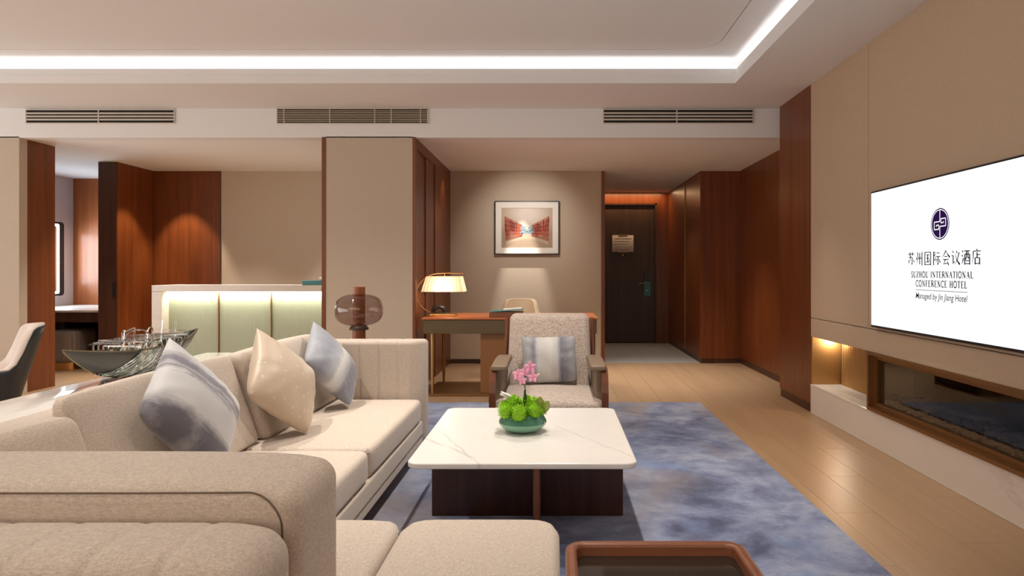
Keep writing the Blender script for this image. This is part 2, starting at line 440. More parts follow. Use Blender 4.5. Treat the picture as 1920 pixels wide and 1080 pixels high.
# walnut pilaster, recessed corridor cladding, closet block
struct(box('wall_right_pilaster', (XW, 5.634, .075), (XW+.30, 6.40, ZS), m_wood), 'walnut pilaster between television wall and corridor')
struct(box('baseboard_pilaster', (XW+.006, 5.634, 0), (XW+.3, 6.39, .075), m_wood_dark))
struct(box('wall_right_corridor', (XR, 6.3, .075), (XR+.06, YD+.4, ZL+.05), m_wood), 'walnut clad corridor wall beside the closet block')
struct(box('baseboard_corridor', (XR+.006, 6.3, 0), (XR+.06, YD+.4, .075), m_wood_dark))
XC = 1.905
cl = struct(box('wall_closet', (XC, YD, .06), (XR+.05, 11.1, ZL+.05), m_wood), 'walnut closet block projecting beside the entry door')
box('plinth', (XC+.006, YD+.006, 0), (XR+.05, 11.1, .06), m_wood_dark, cl)
for yy in (9.6,):
    box('edge_glint', (XC-.012, yy, .08), (XC+.004, yy+.03, ZL-.03), m_bronze, cl)  # bronze strip modelled in place of a vertical highlight
# entry wall and door
YE = 11.0
we = struct(MB().box((.3, YE, 2.30), (XC+.1, YE+.1, ZL+.05)).box((1.69, YE, 0), (XC+.1, YE+.1, 2.30)).box((.3, YE, 0), (.72, YE+.1, 2.3)).build('wall_entry', m_wood), 'walnut wall around the entry door')
area('door_header_light', (1.25, YE-.12, ZL-.01), (1.1, .03), 5, (1, .62, .32))
do = struct(MB().bbox((.73, YE+.03, .008), (1.68, YE+.08, 2.295), .003).build('door_1', m_wood_door), 'dark brown entry door with notice plate and lock')
MB().box((.70, YE-.012, 0), (.73, YE+.1, 2.32)).box((1.68, YE-.012, 0), (1.71, YE+.1, 2.32)).box((.70, YE-.012, 2.295), (1.71, YE+.1, 2.32)).build('door_frame', m_wood_dark, do)
sx = YE/1245.
def E(px, py, y=YE): return ((px-1038)*y/1245, y, 1.2-(py-508)*y/1245)
a = E(1148, 441); b = E(1188, 472)
nf = box('notice_plate', (a[0], YE+.012, b[2]), (b[0], YE+.03, a[2]), m_paper, do, .003)
for q in range(5):
    z = a[2]-.06-q*.045
    box('notice_line', (a[0]+.04, YE+.0105, z), (b[0]-.04-.03*(q % 3), YE+.012, z+.008), plain('grey_ink', (.3, .28, .27), .8), nf)
for z in (a[2]+.002, b[2]-.014):
    box('clip', (a[0]+.1, YE+.006, z), (b[0]-.1, YE+.03, z+.014), m_bronze, nf)
p = E(1168, 478); MB().tube([(p[0], YE+.03, p[2]), (p[0], YE+.008, p[2])], .008, 10).build('peephole', m_brass, do, True)
p = E(1211, 520)
lk = MB().bbox((p[0]-.033, YE+.012, p[2]-.11), (p[0]+.033, YE+.03, p[2]+.11), .006).build('lock_plate', m_black, do)
p = E(1211, 532)
MB().tube([(p[0], YE+.015, p[2]), (p[0], YE-.035, p[2]), (p[0]-.02, YE-.045, p[2]), (p[0]-.12, YE-.045, p[2])], .010, 10).build('handle', plain('dark_nickel', (.25, .22, .2), .3, 1), do, True)
a = E(1206, 530, YE); b = E(1219, 555, YE)
dh = thing('door_hanger', 'teal paper hanger hooked on the handle of the dark entry door', 'sign', ((a[0]+b[0])/2, YE-.03, b[2]))
pts = rrect(a[0], b[2], b[0], a[2]+.02, .012)
ho = MB().prism(pts, YE-.047, YE-.0455, 'y').build('card', m_teal, dh)
box('symbol', ((a[0]+b[0])/2-.018, YE-.0485, b[2]+.08), ((a[0]+b[0])/2+.018, YE-.0471, b[2]+.11), plain('pale_teal', (.35, .6, .58), .6), dh)

# desk wall, its end trim, skirting
wd = struct(box('wall_desk', (-1.36, YD, 0), (.62, YD+.12, ZL+.05), m_wall), 'beige wall behind the desk with the framed print')
struct(box('trim_1', (.62, YD-.012, 0), (.665, YD+2.4, ZL+.02), m_wood), 'walnut end trim of the desk wall')
struct(box('baseboard_desk', (-1.34, YD-.012, 0), (.62, YD, .055), m_base), 'dark skirting under the desk wall')
# column
XA, XB = -2.215, -1.372
cw = struct(box('wall_column', (XA, YB, 0), (XB, YD+.1, ZL+.01), m_wall), 'beige column between bar and desk alcove')
box('edge_trim', (XA-.04, YB-.004, 0), (XA, YB+.12, ZL+.005), m_wood, cw)
box('edge_trim', (XB, YB-.004, 0), (XB+.03, YB+.09, ZL+.005), m_wood, cw)
# walnut side of the column in the alcove: frame, sunk back, raised panel
sd = MB().box((XB, YB+.09, 0), (XB+.004, YD, ZL)).build('side_back', m_wood, cw)
box('side_panel', (XB, 7.52, 0), (XB+.03, YD, ZL+.004), m_wood, cw)
box('side_rail', (XB, YB+.09, 2.40), (XB+.03, 7.52, ZL+.004), m_wood, cw)
box('side_stile', (XB, 7.05, 0), (XB+.018, 7.52, 2.40), m_wood, cw)

# left partition, pocket door jamb, bar back wall
pt = struct(box('wall_partition', (-5.30, YB+.002, 0), (-5.203, 6.93, ZL+.01), m_wood), 'walnut end of the partition by the vanity room')
struct(box('wall_left_return', (-7.8, YB, 0), (-5.20, YB+.1, ZL+.01), m_wall), 'beige wall beside the walnut partition')
pj = struct(box('wall_pocket', (-5.416, 7.91, 0), (-5.195, YD+.1, ZL+.01), m_wood), 'walnut clad wall end beside the vanity opening')
box('end_face', (-5.414, 7.895, 0), (-5.20, 7.91, ZL), m_wood_dark, pj)
box('door_lock', (-5.235, 7.88, .90), (-5.205, 7.896, 1.06), m_black, pj)
wb = struct(box('wall_bar_walnut', (-5.2, YD, 0), (-4.325, YD+.1, ZL+.01), m_wood), 'walnut cladding behind the bar')
struct(box('wall_bar', (-4.325, YD+.004, 0), (-2.2, YD+.1, ZL+.01), m_wall), 'beige wall behind the bar')
box('joint_strip', (-4.335, YD-.004, 0), (-4.322, YD+.01, ZL), m_wood_dark, wb)
# vanity room
struct(box('wall_vanity_left', (-6.85, 6.5, 0), (-6.75, 9.5, ZL+.05), m_lilac), 'pale vanity room wall with lit mirror')
struct(box('wall_vanity_back', (-6.9, 9.33, 0), (-5.1, 9.43, ZL+.05), wood('warm_lit_walnut', (.42, .135, .045), (.24, .07, .022), 'z', .3)), 'walnut wall of the vanity room in a warm lit tone')  # amber tone paints the warm lamplight into the veneer colour
struct(box('wall_vanity_right', (-5.416, YD+.1, 0), (-5.3, 9.4, ZL+.05), m_wood_dark))
# outer shell
struct(box('wall_left', (-7.9, -5.0, 0), (-7.8, 11.4, ZS+.1), m_wall)); struct(box('wall_front', (-7.9, -5.1, 0), (XR+.5, -5.0, ZS+.1), m_wall))
struct(box('wall_back', (-7.9, 11.3, 0), (XR+.1, 11.4, ZS), m_wall))

# ------------------------------------------------------------------ air vents
def vent(px0, px1, py0, py1, label, n, dividers, slat, t):
    s = 1245/YB
    x0, x1 = (px0-1038)/s, (px1-1038)/s; z1, z0 = 1.2-(py0-508)/s, 1.2-(py1-508)/s
    v = thing('air_vent', label, 'air vent', ((x0+x1)/2, YB, z0), group='linear air vents in the bulkhead')
    box('slot_shade', (x0, YB-.004, z0), (x1, YB-.001, z1), m_void, v)  # flat near-black sheet paints the shaded depth behind the slats
    f = MB(); e = .008
    f.box((x0-e, YB-.014, z1), (x1+e, YB, z1+e)).box((x0-e, YB-.014, z0-e), (x1+e, YB, z0)).box((x0-e, YB-.014, z0), (x0, YB, z1)).box((x1, YB-.014, z0), (x1+e, YB, z1))
    f.build('frame', m_slat, v)
    st = (z1-z0)/(n+1)
    for k in range(1, n+1):
        z = z0+st*k
        MB().bbox((x0, YB-.013, z-t/2), (x1, YB-.005, z+t/2), .001).build('slat', slat, v)
    for d in dividers:
        xx = x0+(x1-x0)*d
        box('divider', (xx-.005, YB-.0155, z0), (xx+.005, YB-.0055, z1), slat, v)
vent(51, 327, 207, 230.5, 'long white slot vent over the walnut partition', 3, (.49,), m_slat, .016)
vent(521, 801.5, 205, 231, 'beige grid vent above the beige column', 7, (.045, .35, .65, .76, .955), m_slat2, .0075)
vent(1132, 1411, 206.5, 230.5, 'long white slot vent over the entry corridor', 3, (.49,), m_slat, .016)

# ------------------------------------------------------------------ television and its writing
tv = thing('television', 'large flat television showing a white hotel welcome screen', 'television', (XW-.02, 3.745, .815))
TY0, TY1, TZ0, TZ1 = 2.868, 4.486, .822, 1.733
MB().bbox((XW-.038, TY0, TZ0), (XW-.0045, TY1, TZ1), .004).build('housing', m_black, tv)
XS = XW-.0395
box('screen', (XS, TY0+.012, TZ0+.016), (XW-.037, TY1-.012, TZ1-.012), emit('screen_white', (1, 1, 1), .8), tv)
TC = (3.678, (TZ0+TZ1)/2)
def tvp(u, v, d=.0008): return (XS-d, TC[0]-u*.982, TC[1]+v*.982)
m_ink = plain('screen_ink', (.022, .014, .05), .9, spec=0); m_purple = plain('screen_purple', (.045, .016, .15), .9, spec=0)
m_swhite = emit('screen_mark_white', (1, 1, 1), .78)
def stroke(mb, pts, w0, w1, ox, oy, sx_, sy_, d=.0008):
    n = len(pts)
    P = [Vector((ox+p[0]*sx_, oy+p[1]*sy_)) for p in pts]
    L = []; R = []
    for i, p in enumerate(P):
        t = (P[min(i+1, n-1)]-P[max(i-1, 0)]); t.normalize(); nn = Vector((-t.y, t.x)); ww = (w0+(w1-w0)*i/max(n-1, 1))/2
        L.append(p+nn*ww); R.append(p-nn*ww)
    for i in range(n-1):
        mb.add([tvp(*R[i], d), tvp(*R[i+1], d), tvp(*L[i+1], d), tvp(*L[i], d)], [(0, 1, 2, 3)])
H_, V_ = .0048, .0094
CJK = [
 [((8,84),(92,84),'h'),((32,98),(32,72),'v'),((68,98),(68,72),'v'),((16,60),(66,60),'h'),((66,60),(63,8),(52,14),'v'),((42,74),(38,45),(12,3),'p'),((22,44),(10,24),'d'),((80,44),(94,24),'d')],
 [((8,62),(16,40),'d'),((28,94),(26,40),(12,2),'p'),((38,64),(46,46),'d'),((56,90),(56,8),'v'),((68,64),(76,46),'d'),((88,96),(88,0),'v')],
 [((12,93),(12,1),'v'),((88,93),(88,1),'v'),((12,92),(88,92),'h'),((12,6),(88,6),'h'),((28,74),(72,74),'h'),((32,50),(68,50),'h'),((24,24),(76,24),'h'),((50,74),(50,24),'v'),((62,42),(71,31),'d')],
 [((12,94),(12,0),'v'),((12,90),(34,90),'h'),((34,90),(24,64),'d'),((24,64),(37,48),(25,32),'d'),((50,84),(88,84),'h'),((42,60),(97,60),'h'),((69,60),(69,4),(58,10),'v'),((54,44),(42,16),'p'),((80,44),(95,18),'d')],
 [((50,98),(30,72),(3,50),'p'),((50,98),(72,70),(98,52),'n'),((32,58),(68,58),'h'),((14,38),(86,38),'h'),((46,38),(22,8),'p'),((20,8),(78,13),'h'),((66,28),(84,0),'d')],
 [((14,95),(25,80),'d'),((3,62),(22,62),'h'),((22,62),(22,8),(37,24),'v'),((58,94),(67,78),'d'),((90,82),(70,32),(36,2),'p'),((44,76),(64,32),(98,2),'n')],
 [((8,94),(20,81),'d'),((3,66),(16,53),'d'),((6,4),(24,42),'d'),((31,89),(97,89),'h'),((38,68),(38,0),'v'),((92,68),(92,0),'v'),((38,68),(92,68),'h'),((38,7),(92,7),'h'),((56,89),(55,46),(45,34),'v'),((74,89),(74,44),(86,42),'v'),((38,26),(92,26),'h')],
 [((50,100),(56,88),'d'),((15,85),(95,85),'h'),((16,85),(14,40),(2,2),'p'),((55,77),(55,44),'v'),((55,62),(88,62),'h'),((35,44),(35,1),'v'),((81,44),(81,1),'v'),((35,43),(81,43),'h'),((35,7),(81,7),'h')],
]
lt = MB(); total = .715; pitch = total/8; cw_ = .078; ch_ = .083
for i, g_ in enumerate(CJK):
    ox = -total/2+pitch*i+(pitch-cw_)/2+.012; oy = -.005-ch_/2
    for s_ in g_:
        pts, k = list(s_[:-1]), s_[-1]
        ww = {'h': (H_, H_), 'v': (V_, V_), 'p': (V_*1.05, .0018), 'd': (.003, V_*1.15), 'n': (.0025, V_*1.3)}[k]
        stroke(lt, pts, *ww, ox, oy, cw_/100, ch_/100)
tag(lt.build('lettering', m_ink, tv), kind='stuff')
def arc(cx, cy, rx, ry, a0, a1, n=14): return [(cx+rx*cos(radians(a0+(a1-a0)*i/n)), cy+ry*sin(radians(a0+(a1-a0)*i/n))) for i in range(n+1)]
TK, TN = 12, 5
LAT = {
 'S': (58, [(arc(29,73,20,25,20,270), TK*.75), (arc(29,26,21,24,90,-160), TK*.75)]),
 'U': (78, [(((16,98),(16,30))+tuple(arc(40,28,24,28,180,270)), TK), (tuple(arc(40,28,24,28,270,360))+((64,98),), TN), (((4,98),(28,98)), TN), (((54,98),(76,98)), TN)]),
 'Z': (66, [(((6,98),(60,98)), TN), (((58,98),(6,2)), TK), (((6,2),(62,2)), TN), (((6,98),(6,80)), TN), (((62,2),(62,20)), TN)]),
 'H': (82, [(((18,98),(18,2)), TK), (((64,98),(64,2)), TK), (((18,51),(64,51)), TN), (((6,98),(30,98)), TN), (((6,2),(30,2)), TN), (((52,98),(76,98)), TN), (((52,2),(76,2)), TN)]),
 'O': (84, [(arc(42,50,34,48,90,270), TK*.8), (arc(42,50,34,48,-90,90), TK*.8)]),
 'I': (36, [(((18,98),(18,2)), TK), (((6,98),(30,98)), TN), (((6,2),(30,2)), TN)]),
 'N': (84, [(((16,98),(16,2)), TN), (((14,98),(68,2)), TK), (((68,98),(68,2)), TN), (((4,98),(20,98)), TN), (((4,2),(28,2)), TN), (((56,98),(80,98)), TN)]),
 'T': (70, [(((35,98),(35,2)), TK), (((4,98),(66,98)), TN), (((4,98),(4,80)), TN), (((66,98),(66,80)), TN), (((22,2),(48,2)), TN)]),
 'E': (66, [(((18,98),(18,2)), TK), (((6,98),(58,98)), TN), (((18,52),(48,52)), TN), (((6,2),(60,2)), TN), (((58,98),(58,82)), TN), (((60,2),(60,20)), TN)]),
 'F': (62, [(((18,98),(18,2)), TK), (((6,98),(56,98)), TN), (((18,52),(46,52)), TN), (((6,2),(30,2)), TN), (((56,98),(56,80)), TN)]),
 'R': (78, [(((18,98),(18,2)), TK), (((6,98),(38,98)), TN), (arc(38,75,22,23,90,-90), TK*.8), (((18,52),(38,52)), TN), (((38,52),(72,2)), TK), (((6,2),(30,2)), TN)]),
 'A': (82, [(((40,98),(12,2)), TN), (((40,98),(68,2)), TK), (((24,36),(56,36)), TN), (((2,2),(22,2)), TN), (((56,2),(80,2)), TN)]),
 'L': (64, [(((18,98),(18,2)), TK), (((6,98),(30,98)), TN), (((6,2),(58,2)), TN), (((58,2),(58,24)), TN)]),
 'C': (74, [(arc(42,50,34,48,45,315,18), TK*.75), (((66,98),(66,74)), TN)]),
 ' ': (40, [])}
def latin(text, width, v, cap):
    adv = [LAT[c][0]+9 for c in text]; sxx = width/sum(adv); syy = cap/100; xx = -width/2; mb = MB()
    for c, a_ in zip(text, adv):
        for pts, ww in LAT[c][1]:
            w2 = max(ww*sxx*1.7, .0032)
            stroke(mb, list(pts), w2, w2, xx, v-cap/2, sxx, syy)
        xx += a_*sxx
    return mb
tag(latin('SUZHOU INTERNATIONAL', .602, -.100, .035).build('lettering', m_ink, tv), kind='stuff')
tag(latin('CONFERENCE HOTEL', .50, -.153, .037).build('lettering', m_ink, tv), kind='stuff')
ru = MB(); stroke(ru, [(-.25, -.192), (.25, -.192)], .003, .003, 0, 0, 1, 1); ru.build('rule', m_ink, tv)
fc = bpy.data.curves.new('lettering', 'FONT'); fc.body = 'Managed by Jin Jiang Hotel'; fc.size = .05; fc.shear = .18; fc.align_x = 'CENTER'; fc.offset = .0004
fo = bpy.data.objects.new('lettering_source', fc); C.objects.link(fo)
dg = bpy.context.evaluated_depsgraph_get(); me_t = bpy.data.meshes.new_from_object(fo.evaluated_get(dg)); bpy.data.objects.remove(fo)
xs = [v.co.x for v in me_t.vertices]; k_ = .50/(max(xs)-min(xs)); mid = (max(xs)+min(xs))/2
lo_ = mesh_obj('lettering', [tvp((v.co.x-mid)*k_, -.243+v.co.y*.050/.05) for v in me_t.vertices], [tuple(p.vertices) for p in me_t.polygons], m_ink, tv); lo_['kind'] = 'stuff'
# emblem: disc, ring and paired key spiral
def disc(r0, r1, d, n=48):
    mb = MB()
    for i in range(n):
        a0, a1 = 2*pi*i/n, 2*pi*(i+1)/n
        mb.add([tvp(r0*cos(a0), .186+r0*sin(a0), d), tvp(r0*cos(a1), .186+r0*sin(a1), d), tvp(r1*cos(a1), .186+r1*sin(a1), d), tvp(r1*cos(a0), .186+r1*sin(a0), d)], [(0, 1, 2, 3)])
    return mb
em = disc(0.0005, .0895, .0008).build('emblem', m_purple, tv)
ew = disc(.078, .083, .0012); wv = .0058
def es(*pts): stroke(ew, [(x*.0895, .186+y*.0895) for x, y in pts], wv, wv, 0, 0, 1, 1, .0012)
for sg in (1, -1):
    f_ = lambda *P: [es((sg*a[0], sg*a[1]), (sg*b[0], sg*b[1])) for a, b in zip(P, P[1:])]
    f_((0.0, .88), (0.0, .15), (-.62, .15), (-.62, -.33), (-.12, -.33), (-.12, -.06), (-.38, -.06), (-.38, -.16))
ew.build('emblem_lines', m_swhite, em, local=True)

# ------------------------------------------------------------------ fireplace
fp = thing('fireplace', 'long bronze framed glass fireplace set low under the television', 'fireplace', (XW, 3.75, .245))
FY0, FY1, FZ0, FZ1 = 2.90, 4.60, .244, .646
fr = MB()
def ring_y(mb, x0, x1, y0, y1, z0, z1, t):
    mb.box((x0, y0, z1-t), (x1, y1, z1)).box((x0, y0, z0), (x1, y1, z0+t)).box((x0, y0, z0+t), (x1, y0+t, z1-t)).box((x0, y1-t, z0+t), (x1, y1, z1-t))
ring_y(fr, XW-.012, XW+.2, FY0, FY1, FZ0, FZ1, .022); fr.build('outer_frame', m_bronze, fp)
f2 = MB(); ring_y(f2, XW+.03, XW+.06, FY0+.022, FY1-.022, FZ0+.022, FZ1-.022, .03); f2.build('inner_frame', m_bronze, fp)
box('glass', (XW+.044, FY0+.05, FZ0+.05), (XW+.048, FY1-.05, FZ1-.05), m_glasspane, fp)
bx_ = MB(); 
bx_.box((XW+.30, FY0, FZ0), (XW+.31, FY1, FZ1)).box((XW+.06, FY0+.0, FZ0+.02), (XW+.3, FY0+.03, FZ1-.02)).box((XW+.06, FY1-.03, FZ0+.02), (XW+.3, FY1, FZ1-.02)).box((XW+.06, FY0, FZ1-.03), (XW+.3, FY1, FZ1-.02)).box((XW+.06, FY0, FZ0+.022), (XW+.3, FY1, FZ0+.045))
bx_.build('firebox', plain('firebox_lifted', (.26, .22, .18), .5), fp)  # lining colour lightened to stand in for light inside the firebox
rng = random.Random(3)
def rock(mb, c, r):
    bm = bmesh.new(); bmesh.ops.create_icosphere(bm, subdivisions=1, radius=r)
    for v in bm.verts: v.co *= rng.uniform(.7, 1.2)
    V = [(v.co.x+c[0], v.co.y+c[1], v.co.z*.7+c[2]) for v in bm.verts]
    mb.add(V, [[v.index for v in f.verts] for f in bm.faces]); bm.free()
st1, st2 = MB(), MB()
for k in range(260):
    rock(st1, (XW+rng.uniform(.075, .12), rng.uniform(FY0+.06, FY1-.06), FZ0+.055+rng.uniform(0, .02)), rng.uniform(.012, .02))
for k in range(320):
    yy = rng.uniform(FY0+.06, FY1-.06)
    rock(st2, (XW+rng.uniform(.12, .27), yy, FZ0+.065+rng.uniform(0, .05)+.012*sin(yy*9)), rng.uniform(.016, .03))
tag(st1.build('pebbles', plain('brown_pebble', (.45, .36, .28), .6), fp), kind='stuff')
tag(st2.build('fire_crystals', plain('blue_crystal', (.11, .14, .21), .25), fp), 'dark blue glass chunks', kind='stuff')

# ------------------------------------------------------------------ rug
m_rug, t, b = nt('cloud_rug')
v1 = coords(t, (1, 1, 1)); n1 = noise(t, v1, 2.1, 6, .62, .5); n2 = noise(t, v1, 9, 4, .6, .3); vr = coords(t, (1, .45, 1), (0, 0, .5)); n3 = noise(t, vr, 1.15, 3, .5, .6)
vf = coords(t, (60, 260, 60)); nf_ = noise(t, vf, 1, 2)
s = math_(t, 'ADD', math_(t, 'MULTIPLY', n1, .72), math_(t, 'ADD', math_(t, 'MULTIPLY', n2, .2), math_(t, 'MULTIPLY', nf_, .10)))
base = ramp(t, s, [(.38, (.08, .095, .17)), (.46, (.155, .18, .30)), (.53, (.24, .28, .42)), (.60, (.35, .385, .51)), (.68, (.45, .47, .57))])
base = mix(t, base, (.34, .29, .26), ramp(t, n3, [(.52, 0.), (.66, .8)]))
base = mix(t, base, (.22, .33, .58), ramp(t, noise(t, v1, 1.4, 3, .5, .4), [(.55, 0.), (.68, .65)]))
sep = t.nodes.new('ShaderNodeSeparateXYZ'); t.links.new(v1, sep.inputs[0])
t.links.new(base, b.inputs['Base Color']); setp(b, Roughness=.95); b.inputs['Specular IOR Level'].default_value = .1
try: b.inputs['Sheen Weight'].default_value = .2
except Exception: pass
bump(t, b, nf_, .8, .004)
rg = rbox((-1.5, 1.2, .0015), (1.322, 6.0, .015), .006, (2, 2, 1), 2).build('rug', m_rug, None, True)
tag(rg, 'large blue and grey cloud patterned rug under the marble coffee table', 'rug')

# ------------------------------------------------------------------ sectional sofa
sofa = thing('sectional_sofa', 'cream L-shaped sectional sofa with channel stitched arms and loose cushions', 'sofa', (-1.3, 2.6, 0))
def crown(b_):
    def f(x, y, z, u, v, w_):
        if w_ > 0: z += b_*(1-u*u)*(1-v*v)*w_
        return (x, y, z)
    return f
def soft(lo, hi, name, r=.05, plan=.05, b_=.015, n=(12, 12, 3), mat=None, deform=None, parent=None):
    o = rbox(lo, hi, r, n, 4, plan, deform or crown(b_)).build(name, mat or m_sofa, parent or sofa); shade(o, 60); return o
XF, XK = -.832, -1.66
YA = 4.22
soft((XK, 2.14, .108), (XF, YA+.02, .247), 'base', .012, .02, 0)
soft((XK, 1.06, .108), (.01, 2.14, .247), 'base', .012, .02, 0)
MB().box((XK+.1, 2.2, 0.0165), (XF-.09, YA-.05, .115)).box((XK+.1, 1.15, 0.0165), (-.08, 2.06, .115)).build('plinth', m_base, sofa)
for nm, y in (('seam', .163),):
    MB().tube([(XF+.001, 2.2, .165), (XF+.001, YA, .165)], .0022, 6).build('piping', m_pipe, sofa)
def seat(lo, hi, plan, b_=.014):
    o = soft(lo, hi, 'seat_cushion', .03, plan, b_)
    return o
def loop(lo, hi, plan, z, off=.004):
    return [(x, y, z) for x, y in rrect(lo[0]-off, lo[1]-off, hi[0]+off, hi[1]+off, plan+off, 6)]
seats = [((-1.47, 3.025, .247), (XF, YA-.003, .388), .05), ((-1.47, 2.20, .247), (XF, 3.018, .388), .05),
         ((-1.40, 1.42, .247), (-.493, 2.186, .388), .07), ((-.487, 1.30, .247), (.018, 2.19, .388), .09)]
for lo, hi, pl_ in seats:
    o = seat(lo, hi, pl_)
    q = MB().tube(loop((lo[0], lo[1]), (hi[0], hi[1]), pl_, .366, -.006), .0028, 6, True).build('piping', m_sofa, o, True, local=True)
# channel stitched arm at the far end
def arm_def(x, y, z, u, v, w_):
    gx = 0
    for k in range(7):
        gx += exp(-((x-(-.99-.121*k))/.006)**2)
    if v < 0: y += .008*gx*min(1, -v*1.4)
    if w_ > .5: z -= .004*gx
    if v < 0 and x > -.915: y += .045*(x+.915)/.09*(-v)
    return (x, y, z)
soft((XK, YA, .10), (-.823, YA+.17, .755), 'arm', .03, 0, 0, (150, 4, 8), None, arm_def)
def backframe_y(x, y, z, u, v, w_):
    gy = sum(exp(-((y-(2.3+.121*k))/.006)**2) for k in range(17))
    if u < 0: x += .008*gy
    return (x, y, z)
soft((XK, 1.06, .10), (XK+.13, YA+.1, .752), 'back_frame', .03, 0, 0, (3, 240, 6), None, backframe_y)
XE = -.478
def backframe_x(x, y, z, u, v, w_):
    gx = sum(exp(-((x-(-.616-.121*k))/.0075)**2) for k in range(9))
    if v < 0: y += .006*gx
    if w_ > 0: z -= .0035*gx*w_
    if w_ > 0: z += .008*(1-v*v)
    if w_ > .2 and x > XE-.12: z -= .022*((x-XE+.12)/.12)**2*max(0, w_)
    return (x, y, z)
soft((XK+.1, 1.02, .10), (XE, 1.235, .742), 'back_frame', .045, .03, 0, (180, 6, 8), None, backframe_x)
# loose back cushions along the long side: lean away from the seat
def lean(p, y0, y1, hgt, nm='back_cushion'):
    xb = -1.33-p
    def f(x, y, z, u, v, w_):
        t_ = (z-.388)/.42
        x += -.155*t_*(.25+.75*(u+1)/2)
        if u > 0: x += .022*(1-v*v)*(1-w_*w_)
        z += .010*(1-v*v)*(1 if w_ > 0 else 0)*max(w_, 0)
        return (x, y, z)
    o = soft((XK+.125, y0, .388), (xb, y1, hgt), nm, .04, 0, 0, (5, 14, 8), None, f); return o
lean(.022, 3.17, YA-.01, .80); lean(.05, 2.065, 3.155, .80); lean(0, 1.30, 2.05, .755)
# back cushion of the short side
def bc(x, y, z, u, v, w_):
    if v < 0: y -= .012*(1-u*u)*(1-w_*w_)
    else: y += .03*(1-u*u)*(1-w_*w_)
    if w_ > 0: z += .012*(1-u**4)*w_
    if w_ > 0 and u > .8: z -= .012*((u-.8)/.2)**2
    return (x, y, z)
XQ = -.478
bk = soft((-1.50, 1.24, .34), (XQ, 1.49, .792), 'back_cushion', .036, 0, 0, (24, 6, 10), None, bc)
from mathutils.bvhtree import BVHTree
bv_ = BVHTree.FromPolygons([v.co.copy() for v in bk.data.vertices], [tuple(p.vertices) for p in bk.data.polygons])
pts = []
path = [(-1.45+.02*k, .784) for k in range(44)]
for k in range(13):
    a_ = radians(90-90*k/12); path.append((-.575+.068*cos(a_), .716+.068*sin(a_)))
path += [(-.507+.012*k/12, .71-.028*k) for k in range(1, 12)]
for px_, pz_ in path:
    h_ = bv_.ray_cast(Vector((px_, .9, pz_)), Vector((0, 1, 0)))
    if h_[0] is not None: pts.append((px_, h_[0].y-.0005, pz_))
MB().tube(pts, .0019, 6).build('piping', m_pipe, bk, True, local=True)

# ------------------------------------------------------------------ pillows
def pillow_mb(a, T, n=30, wr=1.0, seed=0):
    r = random.Random(seed); ph = [r.uniform(0, 6.28) for _ in range(8)]
    V = []; F = []
    def P(u, v, sgn):
        e = .055
        x = a/2*u*(1-e*(1-v*v)); y = a/2*v*(1-e*(1-u*u))
        cr = {(1, -1): .10, (1, 1): .06, (-1, -1): .10}.get((1 if u > 0 else -1, 1 if v > 0 else -1), 0)*(u*v)**4; x *= 1-cr; y *= 1-cr
        t_ = T*(max(0, (1-u*u)*(1-v*v)))**.5
        ed = (1-max(abs(u), abs(v)))
        rad = math.atan2(v, u); rr = hypot(u, v)
        wri = wr*.006*(sin(rad*11+ph[0])+.7*sin(rad*17+ph[1]))*exp(-ed*3.2)*min(1, ed*9)
        wri += wr*.004*sin(u*5+v*3+ph[2])*(1-u*u)*(1-v*v)
        return (x, y, sgn*(t_+wri*(1 if sgn > 0 else .6)*(t_/T)))
    U = [sin(pi/2*(-1+2*i/n)) for i in range(n+1)]
    idx = {}
    for sgn in (1, -1):
        for i in range(n+1):
            for j in range(n+1):
                bd = i in (0, n) or j in (0, n)
                key = (i, j, 0 if bd else sgn)
                if key not in idx: idx[key] = len(V); V.append(P(U[i], U[j], sgn))
        for i in range(n):
            for j in range(n):
                q = [idx.get((i+a_, j+b_, sgn), idx.get((i+a_, j+b_, 0))) for a_, b_ in ((0, 0), (1, 0), (1, 1), (0, 1))]
                F.append(tuple(q if sgn > 0 else q[::-1]))
    m = MB(); m.v = V; m.f = F; return m
def band_mat(name, stops, axis='x', warp=.10, seed=0.0, a=.42, rough=.6):
    m, t, b = nt(name); v = coords(t, (1, 1, 1))
    mp = t.nodes['Mapping']; mp.inputs['Location'].default_value = (seed, seed*.7, 0)
    tc = t.nodes['Texture Coordinate']; sp = t.nodes.new('ShaderNodeSeparateXYZ'); t.links.new(tc.outputs['Object'], sp.inputs[0])
    xx = math_(t, 'ADD', math_(t, 'DIVIDE', sp.outputs[0 if axis == 'x' else 1], a), .5)
    str_ = coords(t, (42, 4, 4) if axis == 'x' else (4, 42, 4)); nn = noise(t, str_, 1, 5, .65); n2 = noise(t, v, 9, 5, .6)
    f = math_(t, 'ADD', xx, math_(t, 'MULTIPLY', math_(t, 'ADD', math_(t, 'SUBTRACT', nn, .5), math_(t, 'SUBTRACT', n2, .5)), warp*2.2))
    c = ramp(t, f, stops)
    c = mix(t, c, (.62, .62, .66), ramp(t, n2, [(.5, 0.), (.72, .3)]))
    t.links.new(c, b.inputs['Base Color']); setp(b, Roughness=rough)
    try: b.inputs['Sheen Weight'].default_value = .3
    except Exception: pass
    w_ = coords(t, (500, 500, 500)); bump(t, b, noise(t, w_, 1, 2), .15, .001); return m
LB, MBl, DB = (.60, .60, .615), (.30, .31, .35), (.105, .103, .125)
mp1 = band_mat('blue_wash_one', [(.0, DB), (.17, (.13, .125, .15)), (.30, LB), (.57, LB), (.62, (.20, .195, .24)), (.66, (.42, .42, .45)), (.70, (.15, .145, .19)), (.76, (.24, .235, .28)), (.82, LB), (1, LB)], 'y', .085, 1.3)
